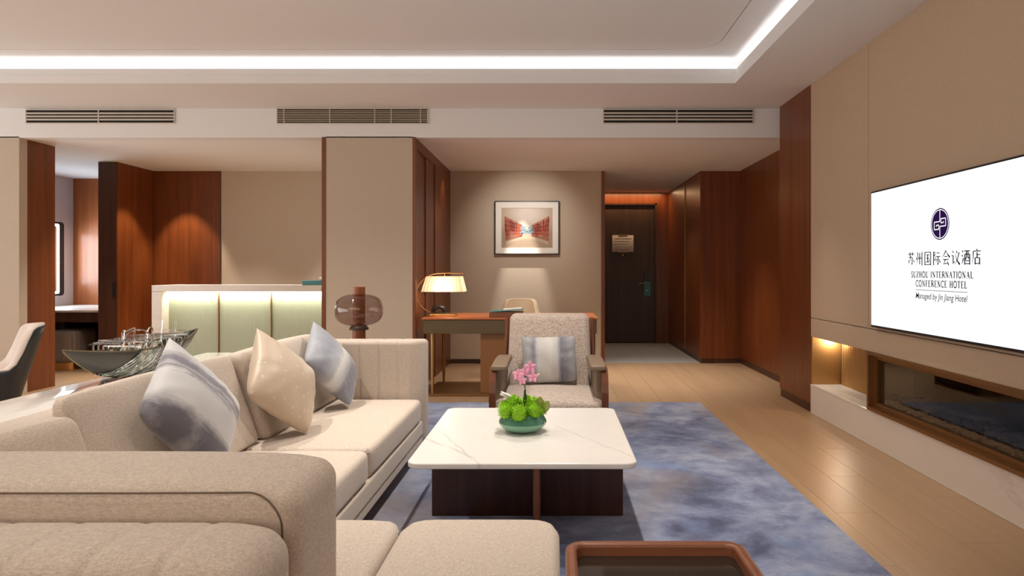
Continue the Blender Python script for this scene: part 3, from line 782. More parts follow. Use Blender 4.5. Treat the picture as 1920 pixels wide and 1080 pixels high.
mp2 = band_mat('blue_wash_two', [(.0, (.32, .335, .39)), (.25, (.24, .255, .31)), (.42, (.38, .39, .43)), (.50, (.66, .65, .63)), (.58, (.53, .53, .53)), (.68, (.19, .195, .24)), (.9, (.22, .23, .28)), (1, LB)], 'x', .06, 5.1)
mp3 = band_mat('blue_wash_three', [(.0, (.27, .28, .30)), (.12, (.32, .33, .35)), (.22, (.18, .18, .23)), (.30, (.50, .49, .48)), (.52, (.58, .56, .53)), (.64, (.48, .47, .47)), (.72, (.15, .145, .19)), (.82, (.22, .22, .26)), (.9, (.34, .34, .37)), (1, (.36, .36, .38))], 'x', .035, 9.7, .38)
m_beige, t, b = nt('beige_sateen')
vv = coords(t, (1, 1, 1)); vo = t.nodes.new('ShaderNodeTexVoronoi'); vo.inputs['Scale'].default_value = 26; vo.inputs['Randomness'].default_value = .7; t.links.new(vv, vo.inputs['Vector'])
d_ = ramp(t, vo.outputs['Distance'], [(.17, .55), (.22, 0.)])
t.links.new(mix(t, ramp(t, noise(t, vv, 5, 3), [(.3, (.52, .41, .30)), (.7, (.60, .48, .36))]), (.74, .66, .56), d_), b.inputs['Base Color']); setp(b, Roughness=.42)
try: b.inputs['Sheen Weight'].default_value = .3
except Exception: pass

def place_pillow(name, label, mat, T_, R_, B_, L_, a, thick, seed, wr=1.0, push=0.0, drop=0.0):
    """square pillow from its four corner points: top, right, bottom, left"""
    T_, R_, B_, L_ = map(Vector, (T_, R_, B_, L_))
    c = (T_+R_+B_+L_)/4
    ex = ((R_-T_)+(B_-L_)).normalized(); ey0 = ((T_-L_)+(R_-B_)); ez = ex.cross(ey0).normalized(); ey = ez.cross(ex)
    M = Matrix((ex, ey, ez)).transposed()
    o = pillow_mb(a, thick, 30, wr, seed).build(name, mat); shade(o, 80)
    o.location = c+ez*push+Vector((0, 0, -drop)); o.rotation_euler = M.to_euler()
    return tag(o, label, 'pillow')
K = .42/.45
def kk(p): return (p[0]*K, p[1]*K, 1.2+(p[2]-1.2)*K)
place_pillow('throw_pillow', 'blue and pale grey watercolour throw pillow beside the glass boat', mp1, *[kk(p) for p in ((-1.614, 2.754, .91), (-1.437, 3.006, .582), (-1.345, 2.635, .345), (-1.523, 2.382, .673))], .425, .09, 1, 1.0, .022)
place_pillow('throw_pillow', 'plain beige throw pillow with small pale sprigs between two blue pillows', m_beige, *[kk(p) for p in ((-1.604, 3.535, .895), (-1.407, 3.833, .621), (-1.314, 3.503, .329), (-1.511, 3.205, .603))], .425, .095, 2, 1.2, .03, .016)
place_pillow('throw_pillow', 'blue watercolour throw pillow against the channelled sofa arm', mp2, *[kk(p) for p in ((-1.564, 4.293, .889), (-1.348, 4.509, .559), (-1.263, 4.116, .357), (-1.479, 3.9, .687))], .42, .085, 3, 1.0, .012, .02)

# ------------------------------------------------------------------ console table and glass boat
ct = thing('console_table', 'narrow glossy white marble console table behind the sofa back', 'table', (-1.81, 2.4, 0))
MB().bbox((-1.955, .9, .715), (-1.672, 3.745, .74), .003).build('tabletop', m_marble3, ct, True)
for y0 in (1.1, 3.5):
    MB().bbox((-1.93, y0, 0), (-1.70, y0+.06, .714), .004).build('leg', m_bronze, ct)
boat = thing('glass_boat', 'sculpture of a clear and smoked glass boat on the white console', 'sculpture', (-1.81, 2.9, .741))
def glassmat(name, c, rough=.03, ior=1.45):
    m, t, b = nt(name); setp(b, Base_Color=col(c), Roughness=rough, IOR=ior); b.inputs['Transmission Weight'].default_value = 1.0; return m
m_clear = glassmat('clear_glass', (.90, .96, .92)); m_smoke = glassmat('smoked_glass', (.16, .165, .155), .12)
m_gilt = plain('gilded_edge', (.22, .17, .09), .4, .7)
BX, BY0, BY1 = -1.825, 2.47, 3.40
def hull(t_):
    """station t 0..1 -> y, half beam, keel z, gunwale z"""
    y = BY0+(BY1-BY0)*t_
    k = abs(2*t_-1); hb = .075*(1-k**2.2)+.0015
    keel = .750+.152*(k**2.6)
    gun = .862+.042*k**2
    return y, hb, min(keel, gun-.002), gun
def hull_pt(t_, q, side):
    y, hb, k, g_ = hull(t_)
    return (BX+side*hb*sin(q*pi/2)**.8, y, k+(g_-k)*(1-cos(q*pi/2))**.8 if q > 0 else k)
def hull_patch(t0, t1, nm, mat):
    m = MB(); n1, n2 = 12, 8
    for side in (1, -1):
        V = [hull_pt((t0+(t1(j/n2)-t0)*i/n1) if nm == 'bow' else (t1(j/n2)+(t0-t1(j/n2))*i/n1), j/n2, side) for i in range(n1+1) for j in range(n2+1)]
        m.add(V, [(i*(n2+1)+j, (i+1)*(n2+1)+j, (i+1)*(n2+1)+j+1, i*(n2+1)+j+1) for i in range(n1) for j in range(n2)])
    o = m.build(nm, mat, boat); md = o.modifiers.new('thick', 'SOLIDIFY'); md.thickness = .003; shade(o, 60); return o
m_hullsm, t, b = nt('smoked_hull'); setp(b, Base_Color=(.10, .102, .092, 1), Roughness=.3); b.inputs['Alpha'].default_value = .84
hull_patch(0.0, lambda q: .17+.21*q, 'bow', m_hullsm); hull_patch(1.0, lambda q: .60+.17*q, 'stern', m_hullsm)
r = random.Random(5)
for side in (1, -1):
    for k in range(24):
        t0 = .37+.40*k/23
        m = MB(); wv_ = r.uniform(-.012, .012); dk = r.uniform(.006, .010)
        pts = [Vector(hull_pt(min(1, t0+wv_*sin(q*3.1)-.18*(1-q)), q, side))+Vector((side*.004*sin(q*9+k), 0, 0)) for q in [j/8 for j in range(9)]]
        m.tube(pts, [dk*(.7+.3*sin(j+k)) for j in range(9)], 6).build('glass_rib', m_clear, boat, True)
for side in (1, -1):
    pts = [hull_pt(i/24, 1, side) for i in range(25)]
    MB().tube(pts, .0035, 6).build('gunwale', m_gilt if side > 0 else m_hullsm, boat, True)
MB().tube([(BX, hull(i/24)[0], hull(i/24)[2]-.002) for i in range(25)], .004, 6).build('keel', m_gilt, boat, True)
m_rod = glassmat('glass_rod', (.93, .95, .93), .05)
for k in range(15):
    t0 = .26+.55*k/14; y, hb, kz, gz = hull(t0); hh = .012+.03*r.random()
    MB().tube([(BX+hb, y, gz), (BX+hb, y, gz+hh), (BX-hb, y+.01, gz+hh), (BX-hb, y+.01, gz)], .0032, 6).build('deck_hoop', m_rod, boat, True)
for k in range(7):
    xo = -.06+.02*k
    MB().tube([(BX+xo, hull(.24)[0], .90), (BX+xo*.9, hull(.5)[0], .915), (BX+xo, hull(.8)[0], .90)], .0028, 6).build('deck_rod', m_rod, boat, True)
for t0, hh in ((.33, .085), (.50, .075), (.62, .11), (.74, .09)):
    y, hb, kz, gz = hull(t0); MB().tube([(BX+.02, y, gz), (BX+.022, y+.01, gz+hh)], [.004, .003], 6).build('mast', m_rod, boat, True)
def ringloop(t0, rx, rz, zc, tilt):
    y, hb, kz, gz = hull(t0); P = []
    for i in range(20):
        a_ = 2*pi*i/20; P.append((BX+.03+tilt*cos(a_), y+rx*cos(a_), zc+rz*sin(a_)))
    MB().tube(P, .0034, 6, True).build('glass_loop', m_rod, boat, True)
ringloop(.42, .05, .032, .915, .02); ringloop(.52, .055, .035, .915, -.02)
y = hull(.3)[0]
MB().tube([(BX+.04, y, .87), (BX+.04, y, .945), (BX+.02, y+.11, .955), (BX+.01, y+.125, .93), (BX+.0, y+.13, .88)], .0034, 6).build('glass_loop', m_rod, boat, True)

# ------------------------------------------------------------------ coffee table
tb = thing('coffee_table', 'white marble coffee table with rounded corners on dark walnut cross panels', 'table', (-.13, 3.27, 0))
o = MB().prism(rrect(-.607, 2.717, .347, 3.827, .055, 10), .387, .412).build('tabletop', None, tb)
bv2 = o.modifiers.new('bevel', 'BEVEL'); bv2.width = .006; bv2.segments = 3; shade(o, 50)
def veined(name, lines, base=(.82, .79, .75), rough=.28):
    m, t, b = nt(name); v = coords(t, (1, 1, 1)); tc = t.nodes['Texture Coordinate']
    sp = t.nodes.new('ShaderNodeSeparateXYZ'); t.links.new(tc.outputs['Object'], sp.inputs[0])
    n1 = math_(t, 'SUBTRACT', noise(t, v, 7, 6, .6), .5); n2 = noise(t, v, 14, 4)
    tot = None
    for (x0, y0), (x1, y1), wdt, amt, wob in lines:
        L = hypot(x1-x0, y1-y0); dx, dy = (x1-x0)/L, (y1-y0)/L
        d = math_(t, 'ADD', math_(t, 'MULTIPLY', sp.outputs[0], -dy), math_(t, 'MULTIPLY', sp.outputs[1], dx))
        d = math_(t, 'ADD', math_(t, 'SUBTRACT', d, -dy*x0+dx*y0), math_(t, 'MULTIPLY', n1, wob))
        u = math_(t, 'ADD', math_(t, 'MULTIPLY', sp.outputs[0], dx), math_(t, 'MULTIPLY', sp.outputs[1], dy))
        u = math_(t, 'DIVIDE', math_(t, 'SUBTRACT', u, dx*x0+dy*y0), L)
        q = ramp(t, math_(t, 'DIVIDE', math_(t, 'ABSOLUTE', d), wdt), [(0, 1.), (.35, .6), (1, 0.)])
        e = ramp(t, u, [(0, 0.), (.08, 1.), (.9, 1.), (1, 0.)])
        q = math_(t, 'MULTIPLY', math_(t, 'MULTIPLY', q, e), math_(t, 'MULTIPLY', ramp(t, n2, [(.3, .35), (.6, 1.)]), amt))
        tot = q if tot is None else math_(t, 'MAXIMUM', tot, q)
    soft_ = ramp(t, noise(t, v, 3, 4), [(.3, tuple(.94*x for x in base)), (.7, base)])
    t.links.new(mix(t, soft_, (.40, .38, .36), tot), b.inputs['Base Color']); setp(b, Roughness=rough); return m
def TT(px, py): k = .788/(py-508); return ((px-1038)*k, 1245*k)
o.data.materials.append(veined('veined_marble', [(TT(790, 819), TT(893, 859), .010, .75, .05), (TT(822, 806), TT(906, 876), .008, .65, .06), (TT(1036, 796), TT(1200, 862), .008, .6, .05), (TT(905, 826), TT(925, 800), .006, .3, .08), (TT(1140, 838), TT(1170, 832), .005, .3, .05)]))
MB().bbox((-.589, 3.21, .0155), (.336, 3.25, .387), .003).build('base_panel', m_table_wood, tb)
MB().bbox((-.092, 2.95, .0155), (-.062, 3.60, .384), .008).build('base_panel', m_edge, tb, True)

# bowl with flowers
fb = thing('flower_bowl', 'green glazed bowl of chrysanthemums and pink orchid on the coffee table', 'flower arrangement', (-.152, 3.27, .412))
BC = (-.152, 3.27, .4125)
m_g1 = plain('green_glaze', (.055, .19, .125), .12); m_g2 = plain('celadon_glaze', (.20, .40, .29), .15)
MB().lathe([(.0, .002), (.055, .0), (.09, .014), (.114, .036), (.118, .047)], BC, 40).build('bowl_lower', m_g2, fb, True)
MB().lathe([(.118, .047), (.115, .058), (.100, .082), (.094, .092), (.088, .092), (.092, .078), (.10, .055), (.05, .05), (.0, .05)], BC, 40).build('bowl', m_g1, fb, True)
m_lime = plain('lime_petal', (.36, .66, .035), .6); m_lime.node_tree.nodes['Principled BSDF'].inputs['Subsurface Weight'].default_value = .0
def pompom(c, R, seed):
    rr = random.Random(seed); m = MB(); n = 230
    for i in range(n):
        z = 1-2*(i+.5)/n; ph = i*2.39996; s_ = sqrt(max(0, 1-z*z))
        if z < -.55: continue
        d = Vector((s_*cos(ph), s_*sin(ph), z)); tt = d.cross(Vector((0, 0, 1)));
        tt = (tt if tt.length > .1 else Vector((1, 0, 0))).normalized(); bb = tt.cross(d)
        L = R*rr.uniform(.9, 1.08); w_ = R*.085
        base = Vector(c)+d*R*.55; tip = Vector(c)+d*L+bb*R*.10*rr.uniform(-1, 1)+tt*R*.08*rr.uniform(-1, 1); midp = (base+tip)/2+d*R*.05
        m.add([base-tt*w_*.7, base+tt*w_*.7, midp+tt*w_, tip+tt*w_*.5+bb*.002, tip-tt*w_*.5+bb*.002, midp-tt*w_], [(0, 1, 2, 5), (5, 2, 3, 4)])
    bm = bmesh.new(); bmesh.ops.create_icosphere(bm, subdivisions=2, radius=R*.72)
    m.add([(v.co.x+c[0], v.co.y+c[1], v.co.z+c[2]) for v in bm.verts], [[v.index for v in f.verts] for f in bm.faces]); bm.free()
    return m
for k, (dx, dy, dz, R) in enumerate(((-.075, -.045, .10, .047), (-.012, -.075, .095, .052), (.055, -.05, .105, .046), (.088, .01, .098, .036), (-.045, .02, .125, .05), (.02, .0, .13, .045), (-.09, .035, .105, .04), (.05, .055, .115, .045))):
    pompom((BC[0]+dx, BC[1]+dy, BC[2]+dz), R, k).build('chrysanthemum', m_lime, fb)
m_stem = plain('olive_stem', (.10, .12, .03), .6)
sb = (BC[0]+.01, BC[1]-.02, BC[2]+.12)
MB().tube([sb, (sb[0]+.005, sb[1], sb[2]+.08), (sb[0]-.004, sb[1], sb[2]+.13), (sb[0]+.012, sb[1], sb[2]+.16), (sb[0]+.025, sb[1], sb[2]+.19)], .003, 6).build('stem', m_stem, fb, True)
MB().tube([(sb[0]-.004, sb[1], sb[2]+.115), (sb[0]-.025, sb[1], sb[2]+.16)], .002, 6).build('stem', m_stem, fb, True)
MB().tube([sb, (sb[0]+.003, sb[1], sb[2]+.05), (sb[0]+.0, sb[1], sb[2]+.085)], [.011, .009, .003], 8).build('bud_sheath', plain('dark_green', (.03, .07, .015), .5), fb, True)
m_pink = plain('pink_petal', (.88, .42, .60), .5); m_mag = plain('magenta_lip', (.55, .03, .22), .5)
def petal(m, c, ax, up, L, w_):
    ax, up = Vector(ax).normalized(), Vector(up); sd_ = ax.cross(up).normalized(); c = Vector(c); V = []; n = 5
    for i in range(n+1):
        q = i/n; ww = w_*sin(pi*min(.97, q*.9+.08))**.8; cc = c+ax*L*q+up*(.25*L*q*q)
        V += [cc-sd_*ww, cc+up*L*.05, cc+sd_*ww]
    m.add(V, [(i*3+j, i*3+j+1, i*3+j+4, i*3+j+3) for i in range(n) for j in range(2)])
def orchid(c, sc_, seed):
    rr = random.Random(seed); m = MB(); yaw = rr.uniform(-.4, .4)
    nrm = Vector((sin(yaw), -cos(yaw), .15)).normalized(); rt = nrm.cross(Vector((0, 0, 1))).normalized(); u2 = rt.cross(nrm)
    for k in range(5):
        a_ = radians(90+72*k+rr.uniform(-8, 8)); petal(m, c, rt*cos(a_)+u2*sin(a_), nrm*.6, sc_, sc_*.38)
    o = m.build('orchid_bloom', m_pink, fb, True); md = o.modifiers.new('thick', 'SOLIDIFY'); md.thickness = .0012
    l = MB(); petal(l, Vector(c)+nrm*.004, nrm*.6-u2*.5, nrm*.3, sc_*.4, sc_*.16); l.build('lip', m_mag, o, True, local=True)
for k, (dx, dz, sc_) in enumerate(((.026, .205, .033), (-.032, .17, .030), (.0, .185, .028), (.042, .16, .028), (-.01, .145, .024))):
    orchid((sb[0]+dx, sb[1]-.005*k, sb[2]+dz-.01), sc_, k)
MB().lathe([(0, -.007), (.006, -.003), (.006, .003), (0, .008)], (sb[0]+.068, sb[1], sb[2]+.16), 10).build('bud', plain('cream_bud', (.7, .62, .4), .5), fb, True)
wf = MB()
for k in range(7): petal(wf, (BC[0]-.03, BC[1]+.03, BC[2]+.155), (cos(2.6+k*.22)*1, .2*sin(k), .12+.1*(k % 3)), (0, 0, .3), .085, .016)
o = wf.build('white_bloom', plain('white_petal', (.9, .88, .84), .5), fb, True); o.modifiers.new('thick', 'SOLIDIFY').thickness = .001
lf = MB(); petal(lf, (BC[0]+.075, BC[1]-.01, BC[2]+.10), (.1, -.05, 1), (.2, -1, 0), .075, .028); petal(lf, (BC[0]+.092, BC[1]-.005, BC[2]+.09), (.5, -.05, 1), (.2, -1, 0), .07, .026)
o = lf.build('leaf', plain('yellow_green_leaf', (.30, .38, .06), .5), fb, True); o.modifiers.new('thick', 'SOLIDIFY').thickness = .001

# ------------------------------------------------------------------ armchair
ac = thing('armchair', 'beige tweed armchair with walnut frame and taupe leather arms facing the coffee table', 'armchair', (-.03, 4.5, 0))
AX = -.03
def tweed_seat(x, y, z, u, v, w_):
    if w_ > 0: z += .03*(1-u*u)*(1-v**4)*w_
    return (x, y, z)
soft((AX-.345, 4.10, .28), (AX+.345, 4.80, .385), 'seat', .04, .06, 0, (12, 12, 3), m_tweed, tweed_seat, ac)
MB().tube(loop((AX-.345, 4.10), (AX+.345, 4.80), .06, .338, -.001), .004, 6, True).build('piping', m_tweed, ac, True)
def back_def(x, y, z, u, v, w_):
    y += (z-.40)*.42; x = AX+(x-AX)*(1.0-.03*(w_+1)/2)
    if v < 0: y -= .02*(1-u*u)*(1-w_*w_)
    return (x, y, z)
soft((AX-.302, 4.69, .36), (AX+.302, 4.81, .885), 'backrest', .05, 0, 0, (10, 4, 12), m_tweed, back_def, ac)
# round the backrest's upper corners a little with the frame behind
for sx_ in (-1, 1):
    MB().tube([(AX+sx_*.318, 4.86, .02), (AX+sx_*.318, 4.88, .40), (AX+sx_*.322, 5.06, .84)], [.018, .02, .016], 8).build('back_post', m_chair_wood, ac, True)
MB().bbox((AX-.32, 4.93, .52), (AX+.32, 4.95, .58), .005).build('back_rail', m_chair_wood, ac)
for sx_ in (-1, 1):
    # leather side panel and arm pad
    def pad(x, y, z, u, v, w_): return (x, y, z+(.012*(1-v*v) if w_ > 0 else 0))
    xo, xi = AX+sx_*.362, AX+sx_*.262
    o = rbox((min(xo, xi), 4.16, .572), (max(xo, xi), 4.72, .605), .012, (3, 8, 1), 3, .012, pad).build('arm_pad', m_leather, ac); shade(o, 60)
    xo, xi = AX+sx_*.34, AX+sx_*.30
    o = rbox((min(xo, xi), 4.22, .33), (max(xo, xi), 4.72, .575), .01, (2, 6, 4), 3, 0).build('arm_panel', m_leather, ac); shade(o, 60)
    # bent walnut leg and rail
    P = [(4.16, .0165), (4.145, .25), (4.142, .44), (4.150, .50), (4.172, .545), (4.215, .566), (4.30, .570), (4.72, .570)]
    xa, xb = AX+sx_*.372, AX+sx_*.33
    m = MB(); V = []
    for i, (yy, zz) in enumerate(P):
        p0, p1 = Vector(P[max(i-1, 0)]), Vector(P[min(i+1, len(P)-1)]); t_ = (p1-p0).normalized(); nn = Vector((t_.y, -t_.x))*.018
        for xx in (xa, xb):
            V += [(xx, yy-nn.x, zz-nn.y), (xx, yy+nn.x, zz+nn.y)]
    F = [(0, 1, 3, 2)]
    for i in range(len(P)-1):
        a_ = i*4
        F += [(a_, a_+1, a_+5, a_+4), (a_+2, a_+3, a_+7, a_+6), (a_, a_+2, a_+6, a_+4), (a_+1, a_+3, a_+7, a_+5)]
    F.append(tuple(len(V)-4+q for q in (0, 1, 3, 2)))
    m.add(V, F).build('leg', m_chair_wood, ac)
    MB().tube([(AX+sx_*.335, 4.83, .02), (AX+sx_*.335, 4.80, .55)], .016, 8).build('leg', m_chair_wood, ac, True)
MB().bbox((AX-.33, 4.14, .22), (AX+.33, 4.17, .285), .005).bbox((AX-.33, 4.78, .22), (AX+.33, 4.81, .285), .005).build('seat_rail', m_chair_wood, ac)
pa = pillow_mb(.39, .07, 28, 1.5, 8).build('throw_pillow', mp3); shade(pa, 80)
for v in pa.data.vertices: v.co.y *= .87
pa.location = (-.03, 4.665, .578); pa.rotation_euler = (radians(90-20), radians(-2), 0)
tag(pa, 'grey and blue striped throw pillow resting in the tweed armchair', 'pillow')

# ------------------------------------------------------------------ desk and things on it
dk = thing('desk', 'walnut topped writing desk with bronze apron and slim legs', 'desk', (-.42, 6.7, 0))
DX0, DX1, DY0, DY1 = -1.26, .425, 6.33, 7.10
MB().bbox((DX0, DY0, .735), (DX1, DY1, .752), .004).build('desktop', m_wood_x, dk, True)
m_olive = plain('olive_bronze', (.12, .085, .04), .45, .3)
MB().bbox((DX0+.015, DY0+.012, .60), (DX1-.012, DY0+.04, .734), .003).bbox((DX0+.015, DY0+.04, .60), (DX0+.04, DY1-.02, .734), .003).bbox((DX1-.04, DY0+.04, .60), (DX1-.012, DY1-.02, .734), .003).build('apron', m_olive, dk)
for k in range(3):
    x0 = -1.16+.33*k
    MB().bbox((x0, DY1-.02, .62), (x0+.32, DY1-.004, .73), .003).build('drawer', m_wood, dk)
for (lx, ly) in ((-1.165, 6.39), (-1.165, 7.05)):
    MB().tube([(lx, ly, .598), (lx-.0, ly, .022)], [.020, .013], 10).build('leg', m_brass if False else m_bronze_l, dk, True)
MB().bbox((-.705, DY0+.06, .022), (.36, DY1-.04, .60), .004).build('pedestal', plain('tobacco_panel', (.24, .10, .028), .42), dk)
MB().bbox((-1.24, DY0+.02, .001), (.40, DY1-.02, .022), .003).build('foot_plate', m_bronze, dk)
MB().bbox((.345, DY0+.03, .03), (.40, DY1-.03, .60), .003).build('end_panel', m_wood_dark, dk)

dl = thing('desk_lamp', 'brass hoop desk lamp with a lit pleated cream shade', 'lamp', (-1.0, 6.62, .752))
LY = 6.62
def Lp(px, py, y=LY): return ((px-1038)*y/1245, y, 1.2-(py-508)*y/1245)
MB().bbox((Lp(808, 0)[0], LY-.07, .753), (Lp(856, 0)[0], LY+.07, .776), .004).build('base', m_brass, dl, True)
ptsl = [Lp(856-18, 588)]
cx_, cy_, r_ = 824, 551, 41
for k in range(15):
    a_ = radians(245-150*k/14); ptsl.append(Lp(cx_+r_*1.06*cos(a_), cy_-r_*.93*sin(a_)))
ptsl.append(Lp(840, 512)); ptsl.append(Lp(869, 513))
MB().tube(ptsl[1:], .0055, 8).build('hoop', m_brass, dl, True)
tx0, tx1, bx0, bx1 = Lp(802, 0)[0], Lp(866, 0)[0], Lp(794, 0)[0], Lp(872, 0)[0]; zt, zb = Lp(0, 518)[2], Lp(0, 546.5)[2]
m_shade, t, b = nt('lamp_shade'); t.nodes.remove(b)
df = t.nodes.new('ShaderNodeBsdfDiffuse'); tl = t.nodes.new('ShaderNodeBsdfTranslucent'); mxs = t.nodes.new('ShaderNodeMixShader')
df.inputs[0].default_value = (.85, .74, .55, 1); tl.inputs[0].default_value = (.92, .84, .68, 1); mxs.inputs[0].default_value = .6
t.links.new(df.outputs[0], mxs.inputs[1]); t.links.new(tl.outputs[0], mxs.inputs[2]); t.links.new(mxs.outputs[0], t.nodes['Material Output'].inputs[0])
sh = MB(); topd, botd = .085, .125
def shade_loop(x0, x1, d, z, n=26):
    L = []
    for (ax, ay), (bx2, by2), m_ in (((x0, LY-d), (x1, LY-d), n), ((x1, LY-d), (x1, LY+d), 12), ((x1, LY+d), (x0, LY+d), n), ((x0, LY+d), (x0, LY-d), 12)):
        for i in range(m_):
            q = i/m_; L.append((ax+(bx2-ax)*q, ay+(by2-ay)*q, z))
    cx2 = (x0+x1)/2
    return [(cx2+(x-cx2)*(1+.010*(i % 2)), LY+(y-LY)*(1+.03*(i % 2)), z) for i, (x, y, z) in enumerate(L)]
la, lb = shade_loop(tx0, tx1, topd, zt), shade_loop(bx0, bx1, botd, zb)
n = len(la); sh.add(la+lb, [(i, (i+1) % n, (i+1) % n+n, i+n) for i in range(n)]); sh.build('lamp_shade', m_shade, dl)
MB().tube([((tx0+tx1)/2, LY, Lp(0, 512)[2]), ((tx0+tx1)/2, LY, zt-.02)], .005, 8).build('shade_stem', m_brass, dl, True)
bu = MB().lathe([(0, -.03), (.02, -.02), (.026, 0), (.02, .02), (.008, .035), (0, .036)], ((tx0+tx1)/2, LY, (zt+zb)/2), 14).build('bulb', emit('bulb_glow', (1, .78, .5), 1.8), dl, True)
point('desk_lamp_light', ((tx0+tx1)/2, LY-.0, (zt+zb)/2-.055), 2.9, (1, .76, .50), .02)
tp = thing('telephone', 'small black desk telephone beneath the lamp shade', 'telephone', Lp(819, 588, 6.8))
MB().bbox((-1.24, 6.76, .753), (-1.10, 6.92, .775), .006).build('phone_base', m_black, tp)
MB().tube([(-1.24, 6.80, .785), (-1.22, 6.80, .82), (-1.17, 6.80, .835), (-1.13, 6.80, .82), (-1.11, 6.80, .785)], [.020, .024, .018, .024, .020], 10).build('handset', m_black, tp, True)
cbl = MB().tube([(-1.22, 6.45, .757), (-1.25, 6.50, .76), (-1.23, 6.56, .757), (-1.20, 6.50, .757), (-1.17, 6.6, .757), (-1.13, 6.62, .757)], .004, 6).build('lamp_cord', m_bronze, dl, True)
bxo = thing('document_box', 'brown leather document box on the desk under a teal booklet', 'box', (-.53, 6.5, .752))
MB().bbox((-.62, 6.38, .7525), (-.30, 6.60, .797), .004).build('box_body', plain('saddle_leather', (.20, .075, .03), .5), bxo)
MB().bbox((-.622, 6.378, .797), (-.298, 6.602, .803), .002).build('lid', plain('saddle_leather_lid', (.23, .09, .036), .5), bxo)
bk_ = thing('booklet', 'teal covered booklet lying open topped on the leather box', 'book', (-.46, 6.5, .803))
mt = Matrix.Translation((-.46, 6.49, .8035)) @ Euler((0, radians(-4), radians(4))).to_matrix().to_4x4()
MB().box((-.15, -.10, .010), (.16, .10, .018), mt).build('cover', m_teal, bk_)
MB().box((-.03, -.095, .0185), (.15, .095, .027), mt).build('pages', m_paper, bk_)

# desk chair
def tub_chair(name, label, loc, rz, shell_m, inner_m, W=.25, top=.87, armz=.62, group=None, curve=.9, seat_z=.46, flare=.0):
    t_ = thing(name, label, 'chair', loc, (0, 0, rz))
    # shell: arc around the back (+y), top height falls towards the arms
    zlo = .24 if flare else .36; n, mz = 28, 8; outer, inner = [], []
    def rim(q):
        k = min(1, max(0, (abs(q)-.62)/.55)); k = k*k*(3-2*k)
        return top-.012*(q/.6)**2*(1-k)-(top-armz)*k
    def P(q, r_, z, zz): 
        e = 2.6; cx = abs(sin(q))**(2/e)*(1 if q > 0 else -1); cy = abs(cos(q))**(2/e)
        return (r_*cx, r_*cy*1.05+flare*zz*cy-(.0 if abs(q) < pi/2 else 0), z)
    A = []; B = []
    Q = [-1.62+3.24*i/n for i in range(n+1)]
    for q in Q:
        zt_ = rim(q)
        for j in range(mz+1):
            s_ = j/mz; z = zlo+(zt_-zlo)*s_
            A.append(P(q, W+.035*(s_), z, s_)); B.append(P(q, W-.05+.035*s_, z+ (.0 if j < mz else .0), s_))
    def extend(L):  # straight arm ends
        return L
    F = [(i*(mz+1)+j, (i+1)*(mz+1)+j, (i+1)*(mz+1)+j+1, i*(mz+1)+j+1) for i in range(n) for j in range(mz)]
    o = mesh_obj('shell', A, F, shell_m, t_, False, True); shade(o, 80)
    md = o.modifiers.new('thick', 'SOLIDIFY'); md.thickness = .012; md.offset = 0
    N = len(B); rimA = [A[i*(mz+1)+mz] for i in range(n+1)]
    V = B+[(x, y, z) for x, y, z in rimA]
    F2 = F+[(i*(mz+1)+mz, (i+1)*(mz+1)+mz, N+i+1, N+i) for i in range(n)]
    o2 = mesh_obj('inner_lining', V, F2, inner_m, t_, False, True); shade(o2, 70)
    md = o2.modifiers.new('thick', 'SOLIDIFY'); md.thickness = .02; md.offset = 0
    s2 = rbox((-W+.03, -W, seat_z-.10), (W-.03, W-.03, seat_z), .03, (6, 6, 2), 3, .06, crown(.015)).build('seat', inner_m, t_, False, True); shade(s2, 60)
    MB().box((-W+.03, -W+.02, .34), (W-.03, W-.05, seat_z-.095)).build('seat_base', shell_m, t_, False, True)
    for sx_ in (-1, 1):
        for sy_ in (-1, 1):
            MB().tube([(sx_*.17, sy_*.17, .35), (sx_*.21, sy_*.21, .003)], [.016, .010], 8).build('leg', m_bronze, t_, True, True)
    return t_
tub_chair('desk_chair', 'cream leather tub chair tucked behind the writing desk', (-.375, 7.36, 0), 0, m_cream, m_cream, .215, .878, .66)
tub_chair('dining_chair', 'pale grey and navy leather tub chair beside the white console', (-4.17, 4.72, 0), radians(-48), m_navy, m_greyhide, .27, .80, .50, None, .9, .42, .12)

# framed print
pf = thing('framed_print', 'black framed print of red folded forms above the desk', 'picture', (-.345, YD-.02, 1.40))
s = 1245/(YD-.045); yf = YD-.045
def W_(px, py): return ((px-1038)/s, 1.2-(py-508)/s)
x0, z1 = W_(927.5, 376.5); x1, z0 = W_(1048.5, 477)
fm = MB(); tt = .012
fm.box((x0, yf, z0), (x1, YD, z0+tt)).box((x0, yf, z1-tt), (x1, YD, z1)).box((x0, yf, z0+tt), (x0+tt, YD, z1-tt)).box((x1-tt, yf, z0+tt), (x1, YD, z1-tt)); fm.build('frame', m_black, pf)
a0 = W_(940, 390); a1 = W_(1036, 464.5)
mm = MB(); yy = yf+.008
mm.box((x0+tt, yy, a0[1]), (x1-tt, yy+.006, z1-tt)).box((x0+tt, yy, z0+tt), (x1-tt, yy+.006, a1[1])).box((x0+tt, yy, a1[1]), (a0[0], yy+.006, a0[1])).box((a1[0], yy, a1[1]), (x1-tt, yy+.006, a0[1])); mm.build('mat_board', m_paper, pf)
m_sheet, t, b = nt('print_sheet'); vg = coords(t, (1, 1, 1), src='Generated'); gr = t.nodes.new('ShaderNodeTexGradient'); gr.gradient_type = 'SPHERICAL'
t.nodes['Mapping'].inputs['Location'].default_value = (-.5*1.5, 0, -.85*1.5); t.nodes['Mapping'].inputs['Scale'].default_value = (1.5, 0, 1.5)
t.links.new(vg, gr.inputs[0]); t.links.new(ramp(t, gr.outputs['Fac'], [(0, (.38, .28, .2)), (.35, (.55, .45, .36)), (.8, (.80, .72, .66))]), b.inputs['Base Color']); setp(b, Roughness=.7)
